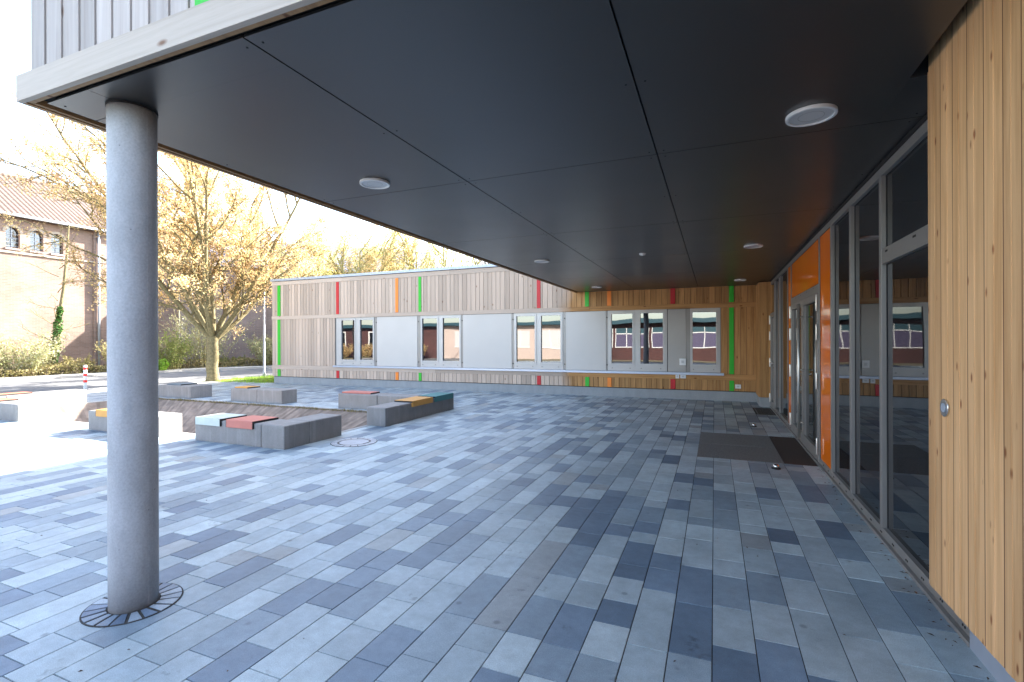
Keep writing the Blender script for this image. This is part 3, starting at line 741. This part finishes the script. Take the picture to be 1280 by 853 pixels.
# ---------------------------------------------------------------- benches
HB=.335
padc={'mint':(.50,.56,.52),'red':(.52,.17,.13),'orange':(.62,.30,.06),'teal':(.05,.20,.20),'rust':(.38,.13,.07),'slate':(.13,.17,.20)}
for k,v in padc.items(): M['pad_'+k]=simple(k+' seat pad',v,.55,var=.08,scale=6)
def bench(label,blocks,pads,loc):
    o=empty('concrete_bench',label,'bench','concrete benches around the sunken square',loc=loc)
    for (a,b,c,d) in blocks:
        g=MB(); g.box(a,b,c,d,-.01,HB); child(g,'block',M['concrete_b'],o,bevel=.018)
    for (cn,a,b,c,d,side) in pads:
        z=HB+.003; t=.03
        g=MB(); g.box(a,b,c,d,z,z+t)
        if side=='F': g.box(a,b,c-.03,c+.0,z-.085,z+t)
        if side=='R': g.box(d*0+b,b+.03,c,d,z-.085,z+t)
        p=child(g,'seat_pad',M['pad_'+cn],o,bevel=.004,label=cn+' coloured seat pad')
        q=MB(); e=.008
        if side=='F': 
            for u in (a-e,b+.0005): q.box(u,u+e-.0005,c-.028,d,z-.004,z+t-.006); q.box(u,u+e-.0005,c-.028,c-.002,z-.083,z-.004)
        elif side=='R':
            for u in (c-e,d+.0005): q.box(a,b+.028,u,u+e-.0005,z-.004,z+t-.006)
        else:
            for u in (a-e,b+.0005): q.box(u,u+e-.0005,c,d,z-.004,z+t-.006)
        q.build('rubber_edge',M['rubber'],p)
bench('nearest L-shaped concrete bench with a mint and a red seat pad',[(-7.47,-6.06,5.15,5.62),(-6.055,-5.61,5.15,5.62),(-6.055,-5.61,5.623,6.31)],
      [('mint',-7.42,-6.88,5.15,5.58,'F'),('red',-6.74,-6.20,5.15,5.58,'F')],(-6.5,5.4,0))
bench('long low concrete bench with an orange and a teal seat pad over its right side',[(-5.85,-5.43,7.21,8.45),(-5.85,-5.43,8.453,9.70)],
      [('orange',-5.82,-5.43,8.02,8.76,'R'),('teal',-5.82,-5.43,8.86,9.62,'R')],(-5.6,8.4,0))
bench('concrete bench with a red pad, behind the long one with orange and teal pads',[(-8.0,-6.9,8.87,9.32),(-6.895,-5.86,8.87,9.32)],[('red',-7.95,-7.15,8.95,9.28,'')],(-7,9.1,0))
bench('concrete bench with an orange pad beyond the sunken slope, before the grass strip',[(-11.53,-10.6,8.89,9.37),(-10.595,-9.76,8.89,9.37)],[('orange',-11.45,-11.0,8.95,9.33,'')],(-10.6,9.1,0))
bench('short concrete bench with a dark pad, far side of the slope before the golden tree',[(-14.40,-13.05,8.88,9.5)],[('slate',-14.1,-13.55,8.95,9.42,'')],(-13.7,9.2,0))
bench('concrete bench half hidden behind the round column, with an orange pad',[(-10.13,-9.2,5.08,5.48),(-9.195,-8.25,5.08,5.48)],[('orange',-9.85,-9.2,5.08,5.44,'F')],(-9.2,5.3,0))
bench('short block bench at the left picture edge, front one of two',[(-14.0,-12.42,5.07,5.5)],[('rust',-13.9,-13.3,5.1,5.45,'')],(-13.2,5.3,0))
bench('long sunlit concrete bench behind the left block bench, with rust coloured pads',[(-15.15,-14.65,4.3,5.8),(-15.15,-14.65,5.803,7.33)],[('rust',-15.1,-14.75,4.9,5.5,''),('rust',-15.1,-14.75,5.7,6.3,'')],(-14.9,5.8,0))

# ---------------------------------------------------------------- bollard and lamp
bx_,by_=-16.6,8.26
o=empty('bollard','thin red and white striped bollard beyond the benches','bollard',loc=(bx_,by_,0))
g=MB(); g.tube([(bx_,by_,0),(bx_,by_,.86),(bx_,by_,.875)],[.042,.042,.03],18); child(g,'post',M['white'],o)
M['redfilm']=simple('red reflective band',(.75,.03,.02),.4,var=.03)
for z in (.78,.60,.42):
    g=MB(); g.disc_ring((bx_,by_),.03,.0435,z-.035,z+.035,24); child(g,'band',M['redfilm'],o)
lx,ly=-18.15,15.6
o=empty('street_lamp','slim grey lamp post with a small dark head at the corner of the classroom building','street lamp',loc=(lx,ly,0))
g=MB(); g.tube([(lx,ly,0),(lx,ly,.25),(lx,ly,.26),(lx,ly,3.7)],[.06,.06,.045,.035],14); child(g,'post',M['zinc'],o)
g=MB(); g.tube([(lx-.02,ly,3.72),(lx+.35,ly-.05,3.78)],.02,8); child(g,'arm',M['zinc'],o)
g=MB(); g.tube([(lx-.16,ly,3.70),(lx+.02,ly,3.74)],[.09,.07],14); g.tube([(lx+.2,ly,3.74),(lx+.42,ly-.05,3.74)],[.09,.08],14); child(g,'lamp_head',M['rubber'],o)

# ---------------------------------------------------------------- trees
def rnd_dir(pr): 
    while True:
        v=Vector((pr.uniform(-1,1),pr.uniform(-1,1),pr.uniform(-1,1)))
        if .1<v.length<1: return v.normalized()
def branch(mb,pr,p,d,ln,r,level,P,leafpts):
    """P: per-level dicts: seg,wig,up,kids,kl,ka,kr,sides"""
    c=P[level]; n=c['seg']; pts=[p.copy()]; rad=[r]; q=p.copy(); dd=d.copy(); st=ln/n
    for i in range(n):
        dd=(dd+rnd_dir(pr)*c['wig']+Vector((0,0,c['up']))).normalized()
        q=q+dd*st; pts.append(q.copy()); rad.append(r*(1-(i+1)/n*(1-c.get('tip',.35))))
    mb.tube(pts,rad,c['sides'],cap=False,tint=(1,1,1))
    if c.get('leaf',0):
        for i in range(1,len(pts)): 
            for _ in range(c['leaf']):
                t=pr.random(); leafpts.append(pts[i-1].lerp(pts[i],t)+rnd_dir(pr)*c.get('ls',.05))
    if level+1<len(P):
        k=c['kids']; k=pr.randint(int(k*.8),int(k*1.2+.5))
        for j in range(k):
            t=c.get('t0',.25)+(1-c.get('t0',.25))*(j+pr.random())/k
            i=min(int(t*n),n-1); bp=pts[i].lerp(pts[i+1],t*n-i); bd=(pts[i+1]-pts[i]).normalized()
            ax=bd.orthogonal().normalized(); ax.rotate(Quaternion(bd,pr.uniform(0,6.283)))
            nd=bd.copy(); nd.rotate(Quaternion(ax,R(c['ka']*pr.uniform(.7,1.3))))
            branch(mb,pr,bp,nd,ln*c['kl']*pr.uniform(.65,1.2)*(1.1-.5*t),max(r*c['kr'],.003),level+1,P,leafpts)
def leaves(pts,pr,size,cvar=.35,hue=.12):
    g=MB()
    for p in pts:
        s=size*pr.uniform(.6,1.4); a=rnd_dir(pr); b=a.orthogonal().normalized(); b.rotate(Quaternion(a,pr.uniform(0,6.28)))
        w=a.cross(b).normalized()*s*.55; l=b*s
        k=pr.uniform(1-cvar,1+cvar*.6); h=pr.uniform(-hue,hue)
        g.face([tuple(p-l*.5),tuple(p+w*.5),tuple(p+l*.5),tuple(p-w*.5)],(k*(1+h*.3),k*(1+h),k*(1-h)))
    return g
def tree(name,label,cat,x,y,trunk_h,trunk_r,limbs,P,seed,bark,leafm,lsize,group=None,lean=(0,0),nleaf=None,limb_ang=(20,50),limb_len=5,first=None):
    pr=random.Random(seed); o=empty(name,label,cat,group,loc=(x,y,0))
    mb=MB(); L_=[]
    top=Vector((x+lean[0],y+lean[1],trunk_h)); base=Vector((x,y,-.05))
    n=6; pts=[base.lerp(top,i/n)+Vector((pr.uniform(-.03,.03),pr.uniform(-.03,.03),0))*(i>0) for i in range(n+1)]
    mb.tube([tuple(p) for p in pts],[trunk_r*(1.35 if i==0 else 1.08-.12*i/n) for i in range(n+1)],14,cap=False)
    for i in range(limbs):
        az=2*math.pi*(i+pr.uniform(-.3,.3))/limbs; an=R(pr.uniform(*limb_ang)); 
        if i==0: an=R(8)
        d=Vector((math.cos(az)*math.sin(an),math.sin(az)*math.sin(an),math.cos(an)))
        branch(mb,pr,pts[-1]-Vector((0,0,pr.uniform(.0,.35))),d,limb_len*pr.uniform(.85,1.15),trunk_r*pr.uniform(.42,.6),0,P,L_)
    child(mb,'trunk',bark,o)
    if leafm is not None:
        if nleaf and len(L_)>nleaf: L_=pr.sample(L_,nleaf)
        child(leaves(L_,pr,lsize),'crown',leafm,o)
    return o
PG=[dict(seg=9,wig=.10,up=.035,kids=11,kl=.55,ka=42,kr=.42,sides=7,t0=.12),
    dict(seg=6,wig=.16,up=.03,kids=9,kl=.42,ka=40,kr=.42,sides=5,t0=.12,leaf=1,ls=.09),
    dict(seg=4,wig=.2,up=.03,kids=4,kl=.5,ka=40,kr=.5,sides=3,t0=.2,leaf=7,ls=.12),
    dict(seg=3,wig=.25,up=.02,kids=0,kl=0,ka=0,kr=0,sides=3,leaf=8,ls=.12)]
tree('hornbeam_tree','broad golden-leaved tree with forked trunk standing on the plaza behind the benches','tree',-18.1,13.2,1.75,.20,11,PG,31,M['bark'],M['leaf_gold'],.075,limb_len=6.6,limb_ang=(16,66),nleaf=95000)
PW=[dict(seg=8,wig=.10,up=.03,kids=10,kl=.5,ka=38,kr=.45,sides=6,t0=.15),
    dict(seg=5,wig=.15,up=.0,kids=8,kl=.5,ka=35,kr=.45,sides=4,t0=.1,leaf=1,ls=.1),
    dict(seg=4,wig=.18,up=-.06,kids=0,kl=0,ka=0,kr=0,sides=3,leaf=9,ls=.16)]
gb='trees behind the classroom building'
tree('willow_tree','leftmost yellow-green tree rising behind the classroom building roof','tree',-22.5,27,2.0,.24,7,PW,5,M['bark_yel'],M['leaf_yg'],.11,gb,limb_len=6.8,nleaf=17000)
tree('willow_tree','orange-tinged tree behind the classroom building roof, beside the golden tree','tree',-19.5,24.5,2.0,.22,7,PW,6,M['bark_yel'],M['leaf_tan'],.10,gb,limb_len=6.0,nleaf=24000)
tree('willow_tree','yellow-green sparse tree with many thin stems above the middle of the roof','tree',-17.0,28,2.0,.22,7,PW,8,M['bark_yel'],M['leaf_yg'],.11,gb,limb_len=6.5,nleaf=6000)
PBare=[dict(seg=8,wig=.12,up=.03,kids=9,kl=.5,ka=38,kr=.45,sides=5,t0=.15),
       dict(seg=5,wig=.15,up=.02,kids=7,kl=.45,ka=35,kr=.45,sides=4,t0=.1),
       dict(seg=4,wig=.2,up=.02,kids=0,kl=0,ka=0,kr=0,sides=3)]
tree('bare_tree','bare grey tree behind the roof where it meets the canopy edge','tree',-14.6,31,2.0,.2,7,PBare,12,M['bark_dark'],None,.1,gb,limb_len=6.5)
tree('bare_tree','pale bare tree behind the roof, left of the canopy edge','tree',-18.0,33,2.0,.2,7,PBare,13,M['bark_dark'],None,.1,gb,limb_len=7)
tree('bare_tree','bare tree whose twigs reach in at the left picture edge above the church roof','tree',-19.9,3.3,3.0,.2,5,PBare,15,M['bark_dark'],None,.1,limb_len=6.2,limb_ang=(25,70))
# young ivy-grown tree by the church wall
pr=random.Random(77)
ix,iy=-28.6,12.9
o=empty('ivy_tree','thin leaning young tree wrapped in ivy in front of the pale brick church wall','tree',loc=(ix,iy,0))
g=MB(); tp=[(ix,iy,-.05),(ix+.05,iy+.05,1),(ix+.12,iy+.2,2.4),(ix+.15,iy+.4,4),(ix+.1,iy+.55,5.6),(ix+.2,iy+.6,7.2)]; g.tube(tp,[.15,.12,.09,.07,.05,.03],8,cap=False)
L_=[]
for z in range(16):
    t=1.2+z*.38; i=min(int(t/1.6),4); b=Vector((ix+.14,iy+.05*t,t)); an=pr.uniform(0,6.28)
    branch(g,pr,b,Vector((math.cos(an),math.sin(an),.25)).normalized(),1.5,.02,1,PBare,L_)
child(g,'trunk',M['bark'],o)
L_=[]
for i in range(1500):
    t=pr.uniform(.3,3.2)**1; a=pr.uniform(0,6.28); r=pr.uniform(.05,.17)*(1.1 if t<2.6 else .7)
    L_.append(Vector((ix+.06*t+r*math.cos(a),iy+.08*t+r*math.sin(a),t)))
child(leaves(L_,pr,.11),'ivy',M['leaf_ivy'],o)

# ---------------------------------------------------------------- shrubs and hedge
def shrub(label,x,y,w,h,leafm,seed,n=2200,ls=.09,bare=.5,group='shrubs along the road in front of the church',name='shrub'):
    pr=random.Random(seed); o=empty(name,label,'shrub',group,loc=(x,y,0)); g=MB(); L_=[]
    for i in range(int(26+w*8)):
        a=pr.uniform(0,6.28); rr=pr.uniform(0,.25)*w; d=Vector((math.cos(a)*pr.uniform(.15,.9)*w/2/h,math.sin(a)*pr.uniform(.15,.9)*w/2/h,1)).normalized()
        p=Vector((x+rr*math.cos(a),y+rr*math.sin(a),0)); ln=h*pr.uniform(.7,1.12); pts=[p]; q=p
        for s in range(5):
            d=(d+rnd_dir(pr)*.16-Vector((0,0,.04))).normalized(); q=q+d*ln/5; pts.append(q)
        g.tube([tuple(v) for v in pts],[.014*(1-.15*k) for k in range(6)],3,cap=False)
        for s in range(4):
            b=pts[pr.randint(1,4)]; e=b+(d+rnd_dir(pr)*.7).normalized()*h*.28; g.tube([tuple(b),tuple(e)],[.007,.003],3,cap=False)
            for _ in range(3): L_.append(b.lerp(e,pr.random()))
        for _ in range(int(n/30)):
            i2=pr.randint(1,4); L_.append(pts[i2].lerp(pts[i2+1],pr.random())+rnd_dir(pr)*pr.uniform(.03,.22)*min(w,h)*.6)
    child(g,'stems',M['bark_yel'],o)
    L_=[p for p in L_ if p.z>.02]
    child(leaves(L_,pr,ls),'foliage',leafm,o)
shrub('large pale olive shrub at the left picture edge before the church',-28.6,11.6,3.6,2.0,M['leaf_pale'],1,4200)
shrub('low twiggy shrub right of the ivy tree at the foot of the church',-28.5,14.0,1.6,.9,M['leaf_hedge'],2,700)
shrub('twiggy reddish shrub by the church buttress just left of the column',-28.2,15.6,2.0,1.6,M['leaf_hedge'],3,900)
shrub('tall olive green shrub directly right of the column across the road',-26.6,17.0,2.2,2.0,M['leaf_olive'],4,2600)
shrub('small bright yellow-green bush beside the column across the road',-26.0,16.2,.9,.65,M['leaf_green'],5,1600,.07)
shrub('tall loose shrub with bare yellowish stems left of the golden tree',-27.0,19.2,3.2,3.6,M['leaf_pale'],6,1500)
shrub('pale white-green shrub right of the golden tree trunk',-25.4,22.6,3.4,2.1,M['leaf_pale'],7,3600)
shrub('small green bush seen between the lamp post and the classroom building',-23.4,24.0,1.8,1.5,M['leaf_green'],8,2200)
shrub('loose yellow-green bush behind the lamp post',-24.6,26.0,2.6,3.4,M['leaf_olive'],9,1700)
shrub('low dark shrub behind the golden tree trunk by the mauve wall',-27.3,21.0,3.0,.8,M['leaf_olive'],10,1700)
# low hedge band
g=MB(); pr=random.Random(41)
def hedge_path(t):
    P=[(-28.1,4),(-27.9,10),(-27.7,14),(-27.2,17.5),(-24.9,23.8),(-21,30)]
    s=t*(len(P)-1); i=min(int(s),len(P)-2); f=s-i
    return P[i][0]+(P[i+1][0]-P[i][0])*f, P[i][1]+(P[i+1][1]-P[i][1])*f
pts=[]
for i in range(26000):
    x,y=hedge_path(pr.random()); hh=.48+.12*math.sin(x*3+y*1.7); pts.append(Vector((x+pr.gauss(0,.33),y,abs(pr.random()**.6)*hh)))
hd=empty('hedge','low dry clipped hedge along the far side of the road','hedge',loc=(-27.7,12,0))
child(leaves(pts,pr,.085,.45),'foliage',M['leaf_hedge'],hd)
g=MB()
for i in range(900):
    x,y=hedge_path(pr.random()); a=Vector((x+pr.gauss(0,.2),y,0)); b=a+Vector((pr.gauss(0,.1),pr.gauss(0,.1),pr.uniform(.25,.5))); g.tube([tuple(a),tuple(b)],[.012,.004],3,cap=False)
child(g,'stems',M['bark_dark'],hd)

# ---------------------------------------------------------------- church
CXW=-32.0
ch=empty('church','pale brick church with pantiled roof and small arched windows, far left','church',loc=(CXW,12,0))
wins_c=[(12.93,.27),(13.855,.27),(14.70,.26),(12.0,.27),(11.07,.27),(10.14,.27)]
g=MB()
def arch_pts(cy,hw,z0,zs,n=10):
    return [(cy-hw,z0)]+[(cy-hw*math.cos(math.pi*i/n),zs+hw*math.sin(math.pi*i/n)) for i in range(n+1)]+[(cy+hw,z0)]
# wall below and above windows, cut into columns so the arched openings stay open
zt=7.85
g.box(CXW-.5,CXW,-6,16.3,-.05,6.2)
edges=sorted(wins_c); y=-6
for (cy,hw) in edges:
    g.box(CXW-.5,CXW,y,cy-hw,6.2,zt)
    n=10
    for i in range(n):
        a=cy-hw*math.cos(math.pi*i/n); b=cy-hw*math.cos(math.pi*(i+1)/n)
        za=6.98+hw*math.sin(math.pi*i/n); zb=6.98+hw*math.sin(math.pi*(i+1)/n)
        g.face([(CXW,a,za),(CXW,b,zb),(CXW,b,zt),(CXW,a,zt)]); g.face([(CXW-.4,a,za),(CXW-.4,b,zb),(CXW,b,zb),(CXW,a,za)])
    y=cy+hw
g.box(CXW-.5,CXW,y,16.3,6.2,zt)
g.box(CXW-9,CXW-.5,-6,16.3,-.05,zt)
g.box(-31.92-9,-31.92,16.3,21.0,-.05,zt)
child(g,'wall',M['brick_pale'],ch)
for (cy,hw) in wins_c:
    z0,zs=6.2,6.98
    q=MB(); P=arch_pts(cy,hw,z0,zs); q.face([(CXW-.18,p[0],p[1]) for p in P]); w=child(q,'arched_window',M['glass_win'],ch)
    q=MB()
    q.box(CXW-.17,CXW-.14,cy-.012,cy+.012,z0,zs+hw)
    for k in range(4): q.box(CXW-.17,CXW-.14,cy-hw,cy+hw,z0+.2*k+.1,z0+.2*k+.12)
    q.build('glazing_bars',M['zinc'],w)
    q=MB(); n=12
    for i in range(n):
        a=math.pi*i/n; b=math.pi*(i+1)/n
        q.face([(CXW+.02,cy-hw*math.cos(a),zs+hw*math.sin(a)),(CXW+.02,cy-hw*math.cos(b),zs+hw*math.sin(b)),(CXW+.02,cy-(hw+.12)*math.cos(b),zs+(hw+.12)*math.sin(b)),(CXW+.02,cy-(hw+.12)*math.cos(a),zs+(hw+.12)*math.sin(a))])
        q.face([(CXW+.02,cy-(hw+.12)*math.cos(a),zs+(hw+.12)*math.sin(a)),(CXW+.02,cy-(hw+.12)*math.cos(b),zs+(hw+.12)*math.sin(b)),(CXW-.01,cy-(hw+.12)*math.cos(b),zs+(hw+.12)*math.sin(b)),(CXW-.01,cy-(hw+.12)*math.cos(a),zs+(hw+.12)*math.sin(a))])
    q.build('arch_surround',M['stone'],w)
    q=MB(); q.box(CXW-.15,CXW+.07,cy-hw-.03,cy+hw+.03,z0-.1,z0+.003); q.build('sill',M['brick_wing'],w)
g=MB(); g.box(CXW-.02,CXW+.06,-6,16.3,5.94,6.04); child(g,'string_course',M['stone'],ch)
g=MB()
xe,xr=CXW+.35,CXW-4.5
g.face([(xe,-6.3,7.80),(xe,21.2,7.80),(xr,21.2,10.85),(xr,-6.3,10.85)]); g.face([(xr,-6.3,10.85),(xr,21.2,10.85),(CXW-9.4,21.2,7.8),(CXW-9.4,-6.3,7.8)])
g.face([(xe,-6.3,7.72),(xe,21.2,7.72),(xe,21.2,7.80),(xe,-6.3,7.80)]); g.face([(xe,21.2,7.72),(xe,-6.3,7.72),(CXW-9.4,-6.3,7.72),(CXW-9.4,21.2,7.72)])
g.face([(xe,21.2,7.80),(xr,21.2,10.85),(CXW-9.4,21.2,7.8)]); g.face([(xe,-6.3,7.80),(xr,-6.3,10.85),(CXW-9.4,-6.3,7.8)])
rf=child(g,'roof',M['tiles'],ch)
g=MB(); g.tube([(xr,-6.4,10.87),(xr,21.25,10.87)],.11,8); g.build('ridge',M['tiles'],rf)
g=MB(); g.tube([(xe+.05,-6.3,7.78),(xe+.05,21.2,7.78)],.075,8); child(g,'gutter',M['zinc'],ch)
g=MB(); g.tube([(-31.84,16.5,7.7),(-31.84,16.5,0)],.06,8); child(g,'downpipe',M['zinc'],ch)
# mauve wing in its own shade, turned towards the road
A=Vector((-31.9,21.0)); B=Vector((-19.5,33.0)); dn=Vector((-(B-A).y,(B-A).x)).normalized()
C2=B+dn*9; D2=A+dn*9
wg=empty('church_wing','mauve shaded brick wall of the church wing behind the golden tree','building',loc=(A.x,A.y,0))
g=MB(); Q=[A,B,C2,D2]
for i in range(4):
    j=(i+1)%4; g.face([(Q[i].x,Q[i].y,-.05),(Q[j].x,Q[j].y,-.05),(Q[j].x,Q[j].y,6.6),(Q[i].x,Q[i].y,6.6)])
child(g,'wall',M['brick_wing'],wg)
g=MB(); mid=dn*4.5; o1=-dn*.4
E0=A+o1; E1=B+o1; R0=A+mid; R1=B+mid; F0=D2-o1; F1=C2-o1
g.face([(E0.x,E0.y,6.5),(E1.x,E1.y,6.5),(R1.x,R1.y,9.2),(R0.x,R0.y,9.2)]); g.face([(R0.x,R0.y,9.2),(R1.x,R1.y,9.2),(F1.x,F1.y,6.5),(F0.x,F0.y,6.5)])
g.face([(E1.x,E1.y,6.5),(F1.x,F1.y,6.5),(R1.x,R1.y,9.2)]); g.face([(E0.x,E0.y,6.5),(R0.x,R0.y,9.2),(F0.x,F0.y,6.5)])
child(g,'roof',M['slate'],wg)

# ---------------------------------------------------------------- building across the court (behind the photographer, seen in the panes)
OY=-11.7
ob=empty('brick_school_wing','low red brick wing behind the photographer, seen mirrored in the window panes','building',loc=(0,OY,0))
g=MB(); g.box(-46,-23,OY-8,OY,-.05,2.85); g.box(-10.2,16,OY-8,OY,-.05,1.0); g.box(-10.2,16,OY-8,OY-.1,1.0,2.85); child(g,'wall',M['brick_red'],ob)
g=MB(); g.box(-22.99,-10.21,OY-8,OY-.02,-.05,2.85); child(g,'painted_sunlit_wall',M['painted_sunlit'],ob)  # pale tone paints sunlight onto this stretch of the brick wing
g=MB(); g.box(-46.3,16.3,OY-8.3,OY+.5,2.86,3.15); child(g,'roof',M['teal'],ob)
x=-10.0
while x<15:
    q=MB(); q.box(x,x+2.6,OY-.09,OY+.0,1.02,2.05); w=child(q,'window',M['bluish'],ob)
    q=MB(); 
    for u in (x,x+.87,x+1.73,x+2.55): q.box(u,u+.05,OY+.001,OY+.02,1.02,2.5)
    q.box(x,x+2.6,OY+.001,OY+.03,1.0,1.06); q.box(x,x+2.6,OY-.09,OY+.02,2.05,2.11); q.build('frame',M['white'],w)
    q=MB(); q.box(x+.05,x+2.55,OY-.09,OY-.04,2.12,2.5); q.build('pane',M['teal'],w)
    x+=2.8
x=-21.5
while x<-11:
    q=MB(); q.box(x,x+1.8,OY-.01,OY+.01,.95,2.4); w=child(q,'window',M['diff'],ob)
    q=MB(); q.box(x-.05,x+1.85,OY+.011,OY+.03,.9,.97); q.box(x+.87,x+.93,OY+.011,OY+.03,.97,2.4); q.build('frame',M['white'],w); x+=2.7
for x in (-28,-31,-34.5,-38):
    q=MB(); q.box(x,x+.8,OY+.001,OY+.03,.3,2.5); w=child(q,'window',M['white'],ob)
    q=MB(); q.box(x+.1,x+.7,OY+.031,OY+.036,.4,2.4); q.build('pane',M['glass_win'],w)
for i,(x,w_) in enumerate(((-24.5,1.8),(-27,2.2),(-30,2.0),(-33,2.3),(-36,2))):
    shrub(['golden shrub mirrored in the second window, nearest the pale wall','golden shrub mirrored between the two left windows','golden shrub mirrored at the right of the first window','golden shrub mirrored in the middle of the first window','golden shrub mirrored at the left of the first window'][i],x,OY+1.6,w_,1.3,M['leaf_gold'],60+i,1800,.1,group='golden shrubs along the brick wing')

# ---------------------------------------------------------------- light, sky, camera
sd=Vector((.58,1.58,1)).normalized()
elev=math.asin(sd.z); az=math.atan2(sd.x,sd.y)
sl=bpy.data.lights.new('sun','SUN'); sl.energy=4.5; sl.angle=R(.53); sl.color=(1,.95,.87)
so_=bpy.data.objects.new('sun',sl); col.objects.link(so_); so_.rotation_euler=(-sd).to_track_quat('-Z','Y').to_euler(); so_.location=(20,50,30)
w=bpy.data.worlds.new('World'); scene.world=w; w.use_nodes=True; t=w.node_tree
bg=t.nodes['Background']; sk=t.nodes.new('ShaderNodeTexSky'); sk.sky_type='NISHITA'; sk.sun_disc=False
sk.sun_elevation=elev; sk.sun_rotation=az; sk.air_density=1.0; sk.dust_density=1.5; sk.ozone_density=1.0
hs=t.nodes.new('ShaderNodeHueSaturation'); hs.inputs['Saturation'].default_value=.85; t.links.new(sk.outputs[0],hs.inputs['Color']); t.links.new(hs.outputs[0],bg.inputs[0]); bg.inputs[1].default_value=.12

cam=bpy.data.cameras.new('camera'); co=bpy.data.objects.new('camera',cam); col.objects.link(co); scene.camera=co
cam.sensor_width=36; cam.lens=612/1280*36; cam.clip_start=.05; cam.clip_end=2000
co.matrix_world=Matrix.Translation((0,0,1.524))@Matrix.Rotation(R(22.46),4,'Z')@Matrix.Rotation(R(90),4,'X')@Matrix.Rotation(-.0035,4,'Z')
scene.view_settings.view_transform='Standard'; scene.view_settings.look='None'; scene.view_settings.gamma=1
scene.view_settings.exposure=2.95
scene.cycles.max_bounces=8; scene.cycles.diffuse_bounces=5
